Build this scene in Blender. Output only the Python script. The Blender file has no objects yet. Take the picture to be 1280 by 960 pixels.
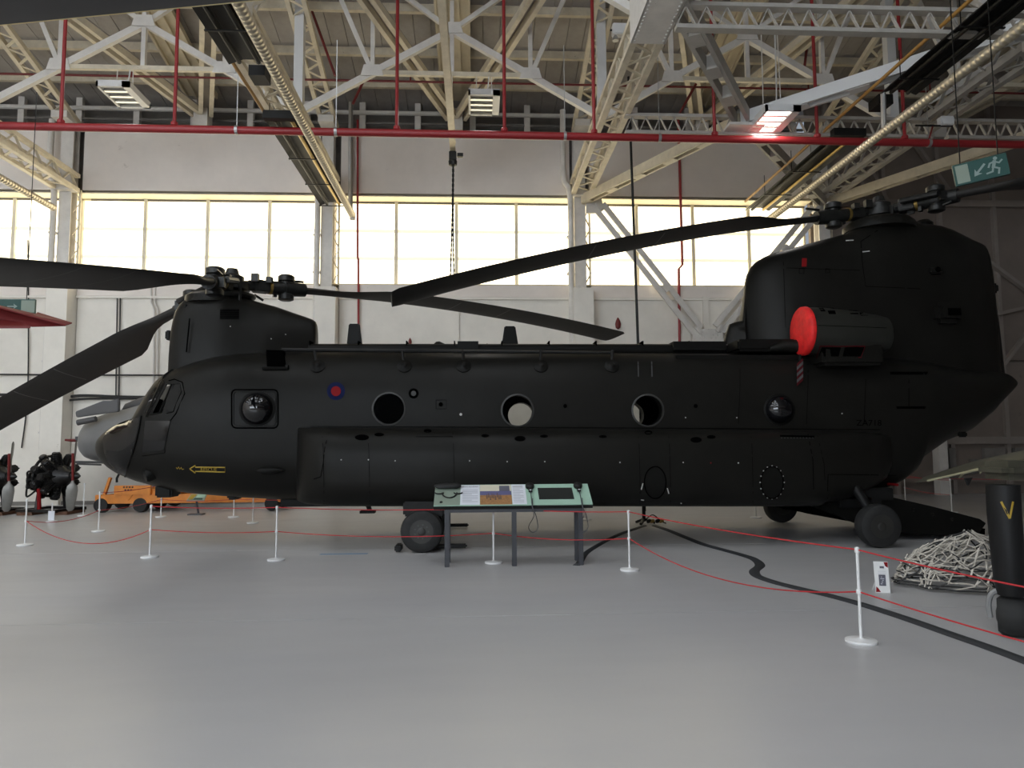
import bpy, bmesh, math, random
from mathutils import Vector, Matrix, noise
from mathutils.bvhtree import BVHTree
random.seed(7)
SC = bpy.context.scene
COL = SC.collection
PI = math.pi
# ------------------------------------------------------------------ camera
EYE = Vector((0, 0, 1.62)); YAW, PITCH, ROLL, FPX = .0516, .0820, -.00658, 900.0
fwd = Vector((math.sin(YAW) * math.cos(PITCH), math.cos(YAW) * math.cos(PITCH), math.sin(PITCH)))
rgt = Vector((math.cos(YAW), -math.sin(YAW), 0)); upv = rgt.cross(fwd)
rgt, upv = rgt * math.cos(ROLL) + upv * math.sin(ROLL), upv * math.cos(ROLL) - rgt * math.sin(ROLL)
cam = bpy.data.cameras.new('camera'); cam.sensor_width = 36; cam.lens = FPX / 1280 * 36
cam.clip_end = 300; cam.clip_start = .05
co = bpy.data.objects.new('camera', cam); COL.objects.link(co)
co.matrix_world = Matrix(((rgt.x, upv.x, -fwd.x, EYE.x), (rgt.y, upv.y, -fwd.y, EYE.y), (rgt.z, upv.z, -fwd.z, EYE.z), (0, 0, 0, 1)))
SC.camera = co
# ------------------------------------------------------------------ world, light, exposure
w = bpy.data.worlds.new('World'); SC.world = w; w.use_nodes = True
w.node_tree.nodes['Background'].inputs[0].default_value = (.75, .85, 1, 1)
w.node_tree.nodes['Background'].inputs[1].default_value = .35
SC.view_settings.view_transform = 'Standard'; SC.view_settings.look = 'None'
SC.view_settings.exposure = 0.15; SC.view_settings.gamma = 1.0; SC.view_settings.use_curve_mapping = False
WIN_E = 2.6           # daylight glow of the translucent back windows
FRONT_E = 7.6         # glow of unseen windows added behind the camera as front light
LAMP_W = 22.0         # each hanging luminaire
ROOF_E = 3.3          # glow of unseen roof sheets added to light the hall from above


def ray(px, py):
    return fwd + rgt * ((px - 640) / FPX) - upv * ((py - 480) / FPX)


def at(px, py, Y):
    d = ray(px, py); return EYE + d * (Y / d.y)


def atz(px, py, z=0.0):
    d = ray(px, py); return EYE + d * ((z - EYE.z) / d.z)


def atx(px, py, X):
    d = ray(px, py); return EYE + d * (X / d.x)


# ------------------------------------------------------------------ materials
def mat(name, c, rough=.5, metal=0, var=0, scale=4, bump=0, spec=.5, emit=None, es=0, wear=None, coat=0, bscale=None):
    m = bpy.data.materials.new(name); m.use_nodes = True
    nt = m.node_tree; b = nt.nodes['Principled BSDF']
    b.inputs['Base Color'].default_value = (*c, 1); b.inputs['Roughness'].default_value = rough
    b.inputs['Metallic'].default_value = metal; b.inputs['Specular IOR Level'].default_value = spec
    b.inputs['Coat Weight'].default_value = coat
    if emit:
        b.inputs['Emission Color'].default_value = (*emit, 1); b.inputs['Emission Strength'].default_value = es
    if var or bump or wear:
        tc = nt.nodes.new('ShaderNodeTexCoord')
        n = nt.nodes.new('ShaderNodeTexNoise'); n.inputs['Scale'].default_value = scale; n.inputs['Detail'].default_value = 6
        n.inputs['Roughness'].default_value = .65
        nt.links.new(tc.outputs['Object'], n.inputs['Vector'])
        cr = nt.nodes.new('ShaderNodeValToRGB')
        cr.color_ramp.elements[0].position = .3; cr.color_ramp.elements[1].position = .7
        cr.color_ramp.elements[0].color = (*[v * (1 - var) for v in c], 1); cr.color_ramp.elements[1].color = (*[min(1, v * (1 + var)) for v in c], 1)
        nt.links.new(n.outputs['Fac'], cr.inputs[0]); out = cr.outputs[0]
        if wear:
            n2 = nt.nodes.new('ShaderNodeTexNoise'); n2.inputs['Scale'].default_value = wear[1]; n2.inputs['Detail'].default_value = 8; n2.inputs['Roughness'].default_value = .7
            nt.links.new(tc.outputs['Object'], n2.inputs['Vector'])
            r2 = nt.nodes.new('ShaderNodeValToRGB'); r2.color_ramp.elements[0].position = wear[2]; r2.color_ramp.elements[1].position = wear[2] + .03
            nt.links.new(n2.outputs['Fac'], r2.inputs[0])
            mx = nt.nodes.new('ShaderNodeMix'); mx.data_type = 'RGBA'
            nt.links.new(r2.outputs[0], mx.inputs[0]); nt.links.new(out, mx.inputs[6]); mx.inputs[7].default_value = (*wear[0], 1)
            out = mx.outputs[2]
        nt.links.new(out, b.inputs['Base Color'])
        if bump:
            n3 = nt.nodes.new('ShaderNodeTexNoise'); n3.inputs['Scale'].default_value = bscale or scale * 3; n3.inputs['Detail'].default_value = 5
            nt.links.new(tc.outputs['Object'], n3.inputs['Vector'])
            bp = nt.nodes.new('ShaderNodeBump'); bp.inputs['Strength'].default_value = bump; bp.inputs['Distance'].default_value = .05
            nt.links.new(n3.outputs['Fac'], bp.inputs['Height']); nt.links.new(bp.outputs[0], b.inputs['Normal'])
    return m


def glassmat(name, tint, alpha_mix, rough=.03):
    m = bpy.data.materials.new(name); m.use_nodes = True; nt = m.node_tree
    for n in list(nt.nodes):
        if n.type != 'OUTPUT_MATERIAL': nt.nodes.remove(n)
    o = [n for n in nt.nodes if n.type == 'OUTPUT_MATERIAL'][0]
    t = nt.nodes.new('ShaderNodeBsdfTransparent'); t.inputs[0].default_value = (*tint, 1)
    g = nt.nodes.new('ShaderNodeBsdfGlossy'); g.inputs['Roughness'].default_value = rough
    f = nt.nodes.new('ShaderNodeFresnel'); f.inputs[0].default_value = alpha_mix
    mx = nt.nodes.new('ShaderNodeMixShader')
    nt.links.new(f.outputs[0], mx.inputs[0]); nt.links.new(t.outputs[0], mx.inputs[1]); nt.links.new(g.outputs[0], mx.inputs[2])
    nt.links.new(mx.outputs[0], o.inputs[0])
    return m


M = {}
M['heli'] = mat('olive_black_paint', (.0098, .0093, .0080), .40, var=.2, scale=1.3, bump=.012, bscale=1.2, spec=.13)
M['heli2'] = mat('olive_black_panel', (.0066, .0064, .0057), .45, spec=.12)
M['helitop'] = mat('worn_dark_paint', (.012, .012, .011), .6, var=.3, scale=6)
M['line'] = mat('panel_seam', (.0012, .0012, .0012), .9, spec=.0)
M['blk'] = mat('black_metal', (.006, .006, .006), .5, var=.3, scale=9, spec=.3)
M['hubm'] = mat('rotor_head_metal', (.014, .014, .013), .42, .3, var=.5, scale=14)
M['blade'] = mat('blade_paint', (.024, .0225, .021), .55, var=.15, scale=2, spec=.3)
M['blademark'] = mat('blade_mark', (.10, .10, .095), .6)
M['brass'] = mat('old_brass', (.35, .24, .07), .35, .8)
M['tyre'] = mat('tyre_rubber', (.012, .012, .012), .75, var=.25, scale=10)
M['rim'] = mat('wheel_rim', (.030, .029, .027), .45, .2)
M['glassd'] = glassmat('dark_canopy_glass', (.10, .10, .11), 1.55)
M['glassc'] = glassmat('clear_cabin_glass', (.80, .80, .78), 1.06, .32)
M['bubble'] = mat('smoked_bubble', (.004, .004, .005), .04, spec=.6)
M['nosegl'] = mat('smoked_nose_glazing', (.004, .004, .004), .07, spec=.32, var=.3, scale=8)
M['red'] = mat('red_cover', (.72, .012, .012), .65, var=.2, scale=9, bump=.3, bscale=14)
M['redp'] = mat('red_pipe_paint', (.30, .018, .022), .4)
M['redd'] = mat('dull_red_paint', (.15, .012, .012), .5)
M['redrope'] = mat('red_rope', (.42, .02, .025), .7)
M['rblue'] = mat('roundel_blue', (.003, .007, .045), .6, spec=.1)
M['rred'] = mat('roundel_red', (.20, .008, .010), .6, spec=.1)
M['grey'] = mat('grey_mark', (.07, .07, .07), .6, spec=.1)
M['ring'] = mat('window_ring_metal', (.028, .028, .026), .5)
M['dkred'] = mat('dark_red_line', (.05, .004, .006), .6, spec=.1)
M['yel'] = mat('stencil_yellow', (.36, .24, .02), .6)
M['white'] = mat('white_paint', (.72, .72, .72), .45)
M['steel'] = mat('white_painted_steel', (.70, .67, .63), .5, var=.1, scale=3, wear=((.28, .22, .16), 9, .68))
M['steel2'] = mat('cream_painted_steel', (.66, .59, .46), .5, var=.14, scale=3, wear=((.22, .17, .11), 9, .66))
M['tan'] = mat('tan_roof_beam', (.56, .49, .36), .55, var=.12, scale=2)
M['board'] = mat('roof_board', (.36, .335, .31), .75, var=.15, scale=2)
M['wall'] = mat('old_white_wall', (.84, .775, .72), .8, var=.06, scale=.7, wear=((.68, .62, .57), 1.7, .66), bump=.05)
M['wall2'] = mat('lower_white_wall', (.84, .80, .73), .75, var=.06, scale=1.2, wear=((.36, .29, .22), 1.7, .68), bump=.08)
M['dark_wall'] = mat('shaded_door_leaf', (.21, .172, .148), .75, var=.12, scale=.9, wear=((.16, .13, .112), 2, .66))  # dim light at the right end put into a darker wall colour
M['dark_rib'] = mat('shaded_door_rib', (.27, .235, .21), .7, var=.1, scale=2)  # ribs and braces darkened in colour for the same dim light
M['recess'] = mat('shaded_recess', (.2, .185, .17), .85, var=.2, scale=2)  # shade of the set-back band put into a darker wall colour
M['frame'] = mat('window_frame', (.80, .74, .60), .5)
M['reveal'] = mat('window_reveal', (.82, .76, .58), .6)
M['pane'] = mat('daylit_pane', (.8, .8, .8), .4, emit=(1, .87, .58), es=WIN_E)
M['bar'] = mat('daylit_translucent_bar', (.8, .75, .6), .5, emit=(1, .93, .70), es=.66)
M['fpane'] = mat('unseen_front_pane', (.8, .8, .8), .4, emit=(.80, .90, 1), es=FRONT_E)
M['roof_glow'] = mat('unseen_roof_sheet', (.8, .8, .8), .5, emit=(.85, .93, 1), es=ROOF_E)
M['tube'] = mat('lamp_tube', (.9, .9, .9), .4, emit=(1, .97, .9), es=3.5)
M['tubeo'] = mat('unlit_lamp_tube', (.7, .7, .68), .3)
M['louvre'] = mat('louvre_metal', (.75, .75, .72), .25, .6)
M['duct'] = mat('galvanised_duct', (.62, .55, .42), .35, .6)
M['orangep'] = mat('orange_gas_pipe', (.42, .22, .05), .5)
M['orange'] = mat('orange_trailer_paint', (.62, .20, .015), .5, var=.15, scale=5)
M['jet'] = mat('pale_grey_aircraft_paint', (.22, .22, .22), .45, var=.1, scale=2)
M['jetd'] = mat('dark_grey_aircraft_paint', (.09, .088, .09), .5)
M['prop'] = mat('grey_propeller', (.24, .235, .22), .4, .3, var=.15, scale=5)
M['engine'] = mat('black_engine_metal', (.014, .013, .013), .4, .4, var=.5, scale=12)
M['wood'] = mat('dark_wood', (.11, .05, .025), .7, var=.3, scale=8)
M['table'] = mat('grey_table_frame', (.045, .047, .055), .45)
M['mint'] = mat('mint_panel', (.33, .50, .40), .5)
M['paper'] = mat('panel_paper', (.66, .68, .74), .5)
M['ink'] = mat('panel_ink', (.10, .10, .13), .6)
M['inkl'] = mat('panel_small_print', (.42, .43, .48), .6)
M['screen'] = mat('dark_screen', (.03, .032, .03), .12)
M['p_sky'] = mat('photo_sky', (.62, .58, .46), .5)
M['p_hill'] = mat('photo_hill', (.10, .10, .22), .5)
M['p_sand'] = mat('photo_sand', (.32, .16, .06), .5, var=.3, scale=30)
M['p_fig'] = mat('photo_vehicle', (.10, .06, .05), .5)
M['signg'] = mat('exit_sign_green', (.003, .055, .045), .45)
M['signw'] = mat('exit_sign_white', (.22, .29, .27), .45)
M['signl'] = mat('exit_sign_pale', (.22, .27, .22), .45)
M['mat_blk'] = mat('black_rubber_cable_cover', (.028, .030, .034), .65)
M['webbing'] = mat('pale_webbing', (.52, .48, .42), .8, var=.2, scale=20)
M['webd'] = mat('dark_webbing', (.03, .03, .03), .8)
M['camo'] = mat('camouflage_wing', (.055, .052, .036), .5, var=.4, scale=3)
M['camo_u'] = mat('wing_edge_cream', (.42, .40, .26), .45)
M['wingd'] = mat('dark_wing_underside', (.075, .074, .076), .6, var=.05, scale=1)
M['winge'] = mat('lit_wing_edge', (.70, .60, .32), .4)  # yellow light along the rim put into the edge colour
M['leg'] = mat('black_leg_fairing', (.009, .009, .0095), .5, spec=.25)
M['nacelle'] = mat('engine_cowl_paint', (.021, .021, .018), .45, var=.15, scale=2, spec=.2)
M['steel_dim'] = mat('shade_toned_steel', (.42, .395, .36), .55, var=.12, scale=3, wear=((.24, .2, .16), 9, .67))  # darker steel copy, the dimness of the right bays put into its colour
M['rubber'] = mat('black_cable', (.015, .015, .015), .6)
M['bright'] = mat('bright_conduit', (.5, .5, .5), .35, .8)
M['blue'] = mat('faded_floor_marking_blue', (.20, .30, .42), .5)
M['spot'] = mat('pale_fastener', (.5, .5, .48), .4)


def floormat():
    m = bpy.data.materials.new('grey_epoxy_floor'); m.use_nodes = True; nt = m.node_tree; b = nt.nodes['Principled BSDF']
    tc = nt.nodes.new('ShaderNodeTexCoord')
    n = nt.nodes.new('ShaderNodeTexNoise'); n.inputs['Scale'].default_value = .35; n.inputs['Detail'].default_value = 8; n.inputs['Roughness'].default_value = .6
    mp = nt.nodes.new('ShaderNodeMapping'); mp.inputs['Scale'].default_value = (.5, 1.6, 1)
    nt.links.new(tc.outputs['Object'], mp.inputs[0]); nt.links.new(mp.outputs[0], n.inputs['Vector'])
    cr = nt.nodes.new('ShaderNodeValToRGB'); cr.color_ramp.elements[0].position = .3; cr.color_ramp.elements[1].position = .72
    cr.color_ramp.elements[0].color = (.42, .415, .425, 1); cr.color_ramp.elements[1].color = (.48, .47, .465, 1)
    nt.links.new(n.outputs['Fac'], cr.inputs[0]); nt.links.new(cr.outputs[0], b.inputs['Base Color'])
    n2 = nt.nodes.new('ShaderNodeTexNoise'); n2.inputs['Scale'].default_value = 2.2; n2.inputs['Detail'].default_value = 6
    nt.links.new(mp.outputs[0], n2.inputs['Vector'])
    mr = nt.nodes.new('ShaderNodeMapRange'); mr.inputs[3].default_value = .26; mr.inputs[4].default_value = .42
    nt.links.new(n2.outputs['Fac'], mr.inputs[0]); nt.links.new(mr.outputs[0], b.inputs['Roughness'])
    n3 = nt.nodes.new('ShaderNodeTexNoise'); n3.inputs['Scale'].default_value = 1.2; n3.inputs['Detail'].default_value = 3
    nt.links.new(tc.outputs['Object'], n3.inputs['Vector'])
    bp = nt.nodes.new('ShaderNodeBump'); bp.inputs['Strength'].default_value = .12; bp.inputs['Distance'].default_value = .02
    nt.links.new(n3.outputs['Fac'], bp.inputs['Height']); nt.links.new(bp.outputs[0], b.inputs['Normal'])
    b.inputs['Specular IOR Level'].default_value = .45
    return m


M['floor'] = floormat()


# ------------------------------------------------------------------ mesh helpers
def origin(o):
    v = Vector((0, 0, 0))
    while o is not None:
        v = v + o.location; o = o.parent
    return v


class MB:
    def __init__(s): s.v = []; s.f = []; s.mi = []; s.cur = 0

    def add(s, vs, fs):
        k = len(s.v); s.v += [Vector(v) for v in vs]
        for f in fs: s.f.append([k + i for i in f]); s.mi.append(s.cur)
        return s

    def box(s, c, size, rot=None):
        x, y, z = [d / 2 for d in size]
        vs = [Vector((a * x, b * y, d * z)) for a in (-1, 1) for b in (-1, 1) for d in (-1, 1)]
        if rot is not None: vs = [rot @ v for v in vs]
        c = Vector(c)
        return s.add([v + c for v in vs], [(0, 1, 3, 2), (4, 6, 7, 5), (0, 4, 5, 1), (2, 3, 7, 6), (0, 2, 6, 4), (1, 5, 7, 3)])

    def box2(s, a, b):
        a, b = Vector(a), Vector(b); return s.box((a + b) / 2, [abs(q) for q in (b - a)])

    def bar(s, p, q, w, h=None, up=(0, 0, 1)):
        p, q = Vector(p), Vector(q); d = (q - p); L = d.length
        if L < 1e-6: return s
        d /= L; up = Vector(up)
        if abs(d.dot(up)) > .98: up = Vector((0, 1, 0))
        a = d.cross(up).normalized(); b = a.cross(d); h = h or w
        vs = [e + a * (i * w / 2) + b * (j * h / 2) for e in (p, q) for i in (-1, 1) for j in (-1, 1)]
        return s.add(vs, [(0, 1, 3, 2), (4, 6, 7, 5), (0, 4, 5, 1), (2, 3, 7, 6), (0, 2, 6, 4), (1, 5, 7, 3)])

    def tube(s, path, r, n=8, caps=True):
        P = [Vector(p) for p in path]; k = len(s.v); N = len(P)
        rr = r if isinstance(r, (list, tuple)) else [r] * N
        prev = None
        for i, p in enumerate(P):
            t = (P[min(i + 1, N - 1)] - P[max(i - 1, 0)]).normalized()
            if prev is None:
                a = t.orthogonal().normalized()
            else:
                a = (prev - t * prev.dot(t))
                a = a.normalized() if a.length > 1e-6 else t.orthogonal().normalized()
            prev = a; b = t.cross(a)
            for j in range(n):
                an = 2 * PI * j / n
                s.v.append(p + (a * math.cos(an) + b * math.sin(an)) * rr[i])
        for i in range(N - 1):
            for j in range(n):
                s.f.append([k + i * n + j, k + i * n + (j + 1) % n, k + (i + 1) * n + (j + 1) % n, k + (i + 1) * n + j]); s.mi.append(s.cur)
        if caps:
            s.f.append([k + j for j in range(n)][::-1]); s.f.append([k + (N - 1) * n + j for j in range(n)]); s.mi += [s.cur] * 2
        return s

    def lathe(s, prof, o, axis=(0, 0, 1), n=24, caps=True):
        """prof: list of (radius, distance along axis)"""
        o = Vector(o); ax = Vector(axis).normalized(); a = ax.orthogonal().normalized(); b = ax.cross(a); k = len(s.v)
        for r, h in prof:
            for j in range(n):
                an = 2 * PI * j / n; s.v.append(o + ax * h + (a * math.cos(an) + b * math.sin(an)) * max(r, 1e-4))
        for i in range(len(prof) - 1):
            for j in range(n):
                s.f.append([k + i * n + j, k + i * n + (j + 1) % n, k + (i + 1) * n + (j + 1) % n, k + (i + 1) * n + j]); s.mi.append(s.cur)
        if caps:
            s.f.append([k + j for j in range(n)][::-1]); s.f.append([k + (len(prof) - 1) * n + j for j in range(n)]); s.mi += [s.cur] * 2
        return s

    def loft(s, secs, caps=True):
        n = len(secs[0]); k = len(s.v)
        for q in secs: s.v += [Vector(p) for p in q]
        for i in range(len(secs) - 1):
            for j in range(n):
                s.f.append([k + i * n + j, k + i * n + (j + 1) % n, k + (i + 1) * n + (j + 1) % n, k + (i + 1) * n + j]); s.mi.append(s.cur)
        if caps:
            s.f.append([k + j for j in range(n)][::-1]); s.f.append([k + (len(secs) - 1) * n + j for j in range(n)]); s.mi += [s.cur] * 2
        return s

    def prism(s, poly, d):
        """poly: 3D points of a planar polygon, d: extrusion vector"""
        n = len(poly); d = Vector(d); P = [Vector(p) for p in poly]
        fs = [list(range(n))[::-1], [n + i for i in range(n)]] + [[i, (i + 1) % n, n + (i + 1) % n, n + i] for i in range(n)]
        return s.add(P + [p + d for p in P], fs)

    def build(s, name, m, parent=None, smooth=False, bevel=0, ang=40):
        me = bpy.data.meshes.new(name); off = origin(parent) if parent is not None else Vector((0, 0, 0))
        me.from_pydata([v - off for v in s.v], [], s.f)
        ms = m if isinstance(m, (list, tuple)) else [m]
        for q in ms: me.materials.append(M[q])
        for i, p in enumerate(me.polygons): p.material_index = s.mi[i] if i < len(s.mi) else 0
        bm = bmesh.new(); bm.from_mesh(me); bmesh.ops.recalc_face_normals(bm, faces=bm.faces)
        if bevel: bmesh.ops.bevel(bm, geom=[e for e in bm.edges if len(e.link_faces) == 2 and e.calc_face_angle(0) > .7], offset=bevel, segments=2, affect='EDGES', clamp_overlap=True)
        if smooth:
            for f in bm.faces: f.smooth = True
            for e in bm.edges:
                if len(e.link_faces) == 2 and e.calc_face_angle(0) > math.radians(ang): e.smooth = False
        bm.to_mesh(me); bm.free()
        o = bpy.data.objects.new(name, me); COL.objects.link(o)
        if parent is not None: o.parent = parent
        return o


def tag(o, label=None, cat=None, group=None, kind=None):
    if label: o['label'] = label
    if cat: o['category'] = cat
    if group: o['group'] = group
    if kind: o['kind'] = kind
    return o


def thing(name, loc, label, cat, group=None, kind=None):
    o = bpy.data.objects.new(name, None); COL.objects.link(o); o.location = loc; o.empty_display_size = .1
    return tag(o, label, cat, group, kind)


def copy_tree(o, parent=None, loc=None):
    c = o.copy(); COL.objects.link(c); c.parent = parent
    if loc is not None: c.location = loc
    for ch in o.children: copy_tree(ch, c)
    return c


def lacing(mb, p0, p1, q0, q1, n, w=.04):
    """zig-zag bars between chord p0-p1 and chord q0-q1"""
    p0, p1, q0, q1 = map(Vector, (p0, p1, q0, q1))
    for i in range(n):
        a = p0.lerp(p1, i / n); b = q0.lerp(q1, (i + .5) / n); c = p0.lerp(p1, (i + 1) / n)
        mb.bar(a, b, w, .02); mb.bar(b, c, w, .02)


def text_mesh(body, size):
    cu = bpy.data.curves.new('t', 'FONT'); cu.body = body; cu.size = size; cu.align_x = 'CENTER'; cu.align_y = 'CENTER'; cu.resolution_u = 3
    ob = bpy.data.objects.new('t', cu); COL.objects.link(ob)
    dg = bpy.context.evaluated_depsgraph_get(); me = bpy.data.meshes.new_from_object(ob.evaluated_get(dg))
    vs = [v.co.copy() for v in me.vertices]; fs = [list(p.vertices) for p in me.polygons]
    bpy.data.objects.remove(ob); bpy.data.curves.remove(cu); bpy.data.meshes.remove(me)
    return vs, fs


def smoothpath(P, k=6):
    P = [Vector(p) for p in P]; out = []
    for i in range(len(P) - 1):
        a, b, c, d = P[max(i - 1, 0)], P[i], P[i + 1], P[min(i + 2, len(P) - 1)]
        for j in range(k):
            t = j / k
            out.append(.5 * ((2 * b) + (c - a) * t + (2 * a - 5 * b + 4 * c - d) * t * t + (3 * b - a - 3 * c + d) * t ** 3))
    return out + [P[-1]]


# ================================================================== SETTING
WY = 21.1                     # inner face of the back wall
COLX = [-19.2, -11.74, -4.28, 3.18, 10.64, 18.1]     # column lines
ZS, ZH, ZT = 6.34, 9.05, 11.05           # window sill, window head, wall top
FX0, FX1, FY0 = -26.0, 27.0, -16.0
# ---- floor
fl = MB().box2((FX0, FY0, -.3), (FX1, WY + 1, -.012)).build('floor', 'line'); tag(fl, kind='structure')
y0 = 11.44 - 4.51 * 6
while y0 < WY:
    MB().box2((FX0, max(y0 + .006, FY0), -.1), (FX1, min(y0 + 4.504, WY + .9), 0)).build('floor_slab', 'floor', fl)
    y0 += 4.51
mk = MB(); p = atz(430, 692.5); mk.box2((p.x - .35, p.y - .06, .0005), (p.x + .35, p.y + .06, .002)); mk.build('painted_mark', 'blue', fl)
# ---- back wall
wb = MB()
wb.box2((FX0, WY + .35, 0), (10.4, WY + .75, ZS - .02)); wb.box2((FX0, WY + .35, ZH + .03), (10.4, WY + .75, ZT)); wb.box2((FX0, WY + .95, ZT), (10.4, WY + 1.1, 13))
wb.box2((FX0, WY + .1, ZT - .03), (10.4, WY + 1.1, ZT + .02))
wall = wb.build('wall_back', 'recess'); tag(wall, kind='structure')
bays = list(zip(COLX[:-1], COLX[1:]))
bays = [(FX0, COLX[0])] + bays[:4]
for bi, (a, b) in enumerate(bays):
    a2, b2 = a + .30, b - .30
    if bi == 4: b2 = 10.38
    # upper panels and lower panels, each a slab of its own with an open joint
    for (z0, z1, m, n, y) in ((ZH + .02, ZT - .05, 'wall', 1, WY), (.0, ZS - .42, 'wall2', 2, WY)):
        for i in range(n):
            xa = a2 + (b2 - a2) * i / n + .006; xb = a2 + (b2 - a2) * (i + 1) / n - .006
            MB().box2((xa, y, z0), (xb, y + .35, z1)).build('wall_panel', m, wall)
    xm = (a2 + b2) / 2
    MB().box2((xm - .09, WY - .07, 0), (xm + .09, WY + .02, ZS - .37)).build('rib', 'wall2', wall)
    MB().box2((a2, WY - .04, ZS - .40), (b2, WY + .35, ZS - .05)).build('sill_band', 'wall', wall)
    MB().box2((a2, WY - .09, ZS - .48), (b2, WY + .1, ZS - .415)).build('ledge', 'wall2', wall)
# recess posts and rails above the wall top
for i in range(22):
    x = -25.4 + i * 1.69
    if x < 10.2: MB().box2((x - .09, WY + .45, ZT), (x + .09, WY + .6, 12.1)).build('recess_post', 'steel', wall)
MB().tube([(FX0, WY + .42, 11.75), (10.4, WY + .42, 11.75)], .07, 8).build('recess_rail', 'steel', wall)
MB().tube([(FX0, WY + .5, 11.45), (10.4, WY + .5, 11.45)], .045, 8).build('recess_rail', 'recess', wall)
# windows: one per bay
def window(n, x0, x1, y, z0, z1, pane, face=-1, splits=4):
    yo = y + .58 * (-face)
    fr = MB()
    t = .05
    for (xa, xb, za, zb) in ((x0, x1, z0, z0 + t), (x0, x1, z1 - t, z1), (x0, x0 + t, z0, z1), (x1 - t, x1, z0, z1)):
        fr.box2((xa, min(yo, yo + .06 * face), za), (xb, max(yo, yo + .06 * face), zb))
    o = fr.build('window_%d' % n, 'frame'); tag(o, kind='structure')
    rv = MB(); ya, yb = sorted((y + .02 * -face, yo + .05 * (-face)))
    rv.box2((x0 - .0, ya, z1 + .0), (x1, yb, z1 + .03)); rv.box2((x0, ya, z0 - .03), (x1, yb, z0)); rv.build('reveal', 'reveal', o)
    W = (x1 - x0 - 2 * t) / splits
    for i in range(splits):
        xa = x0 + t + i * W
        if i:
            MB().box2((xa - .05, yo - .09, z0), (xa + .05, yo + .04, z1)).build('mullion', 'frame', o)
        hh = (z1 - z0 - 2 * t) / 3
        for k in range(3):
            za = z0 + t + k * hh
            MB().box2((xa + .02, yo - .012, za + .05 * (k > 0)), (xa + W - .02, yo + .012, za + hh - .05 * (k < 2))).build('pane', pane, o)
            if k: MB().box2((xa + .02, yo - .025, za - .05), (xa + W - .02, yo + .02, za + .05)).build('glazing_bar', 'bar', o)
    return o


wn = 1
for bi, (a, b) in enumerate(bays):
    a2, b2 = a + .30, b - .30
    if bi == 4: b2 = 10.36
    window(wn, a2 - .28, b2 + (.28 if bi < 4 else 0), WY, ZS, ZH - .07, 'pane'); wn += 1
    MB().box2((a2, WY + .5, ZH - .12), (b2, WY + .54, ZH - .075)).build('window_head', 'recess', wall)
# columns
for i, x in enumerate(COLX):
    c = MB(); c.box2((x - .29, WY - .5, 0), (x + .29, WY + .1, ZS - .2)); c = c.build('pilaster', 'wall2', wall)
    c2 = MB(); c2.box2((x - .21, WY - .24, ZS - .2), (x + .13, WY - .2, ZT + .02)); c2.box2((x - .06, WY - .2, ZS - .2), (x - .02, WY + .1, ZT + .02)); c2.box2((x - .21, WY + .06, ZS - .2), (x + .13, WY + .1, ZT + .02))
    col = c2.build('column', 'steel', wall)
    l = MB(); s_ = 1 if i != 3 else -1
    l.box2((x + .25, WY - .06, ZS), (x + .30, WY + .02, ZH)); 
    lacing(l, (x + .12, WY - .1, ZS), (x + .12, WY - .1, ZH), (x + .30, WY - .02, ZS), (x + .30, WY - .02, ZH), 4, .05)
    l.build('lacing', 'steel2', col)
# downpipes on the wall
for (px, y1) in ((390.5, 215), (703, 130), (66, 150)):
    a, b = at(px, y1, WY - .25), at(px, 560, WY - .25)
    pth = [(a.x, WY - .28, min(a.z, 11.6)), (a.x, WY - .28, ZH + .5), (a.x + .18, WY - .34, ZH - .1), (a.x + .18, WY - .34, ZS), (a.x + .18, WY - .34, 0)]
    d = MB().tube(smoothpath(pth, 4), .085, 10).build('downpipe', 'steel', wall, smooth=True)
    cl = MB()
    for z in (2, 4, 6.6, 7.7): cl.box((a.x + .18, WY - .27, z), (.22, .2, .05))
    cl.build('pipe_clip', 'steel', d)
# conduits, cables
def wire(name, pts, r, m, parent, n=6, k=5):
    return MB().tube(smoothpath(pts, k), r, n).build(name, m, parent, smooth=True)


wire('red_drop_pipe', [at(447, 150, WY - .1), at(447, 321, WY - .1), at(448, 325, WY - .1), at(448, 480, WY - .1)], .035, 'redp', wall, k=1)
wire('red_drop_pipe', [at(848, 150, WY - .1), at(853, 331, WY - .1), at(848.5, 336, WY - .1), at(850, 480, WY - .1)], .04, 'redp', wall, k=1)
wire('steel_conduit', [at(438.5, 128, WY - .12), at(438, 268, WY - .12)], .075, 'bright', wall)
wire('black_cable', [at(-120, 467, WY - .08), at(60, 468.5, WY - .08), at(205, 469, WY - .08)], .024, 'rubber', wall)
wire('black_cable', [at(-120, 493, WY - .08), at(40, 494, WY - .08), at(65, 499, WY - .1), at(100, 494.5, WY - .08), at(150, 496, WY - .08), at(200, 496.5, WY - .08)], .04, 'rubber', wall)
wire('black_cable', [at(40, 497, WY - .15), at(70, 501.5, WY - .15), at(110, 498.5, WY - .15), at(190, 498, WY - .15)], .03, 'rubber', wall)
for px in (146.6, 150.4):
    wire('black_conduit', [at(px, 372, WY - .06), at(px - 2, 506, WY - .06)], .018, 'rubber', wall)
for px in (191, 195.5):
    wire('white_conduit', [at(px - 2, 360, WY - .06), at(px - 2, 378, WY - .06), at(px + 2, 388, WY - .06), at(px - 1, 640, WY - .06)], .03, 'steel', wall, k=1)
wire('black_conduit', [at(35, 300, WY - .06), at(35, 480, WY - .06), at(27, 560, WY - .06)], .018, 'rubber', wall)
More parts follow.
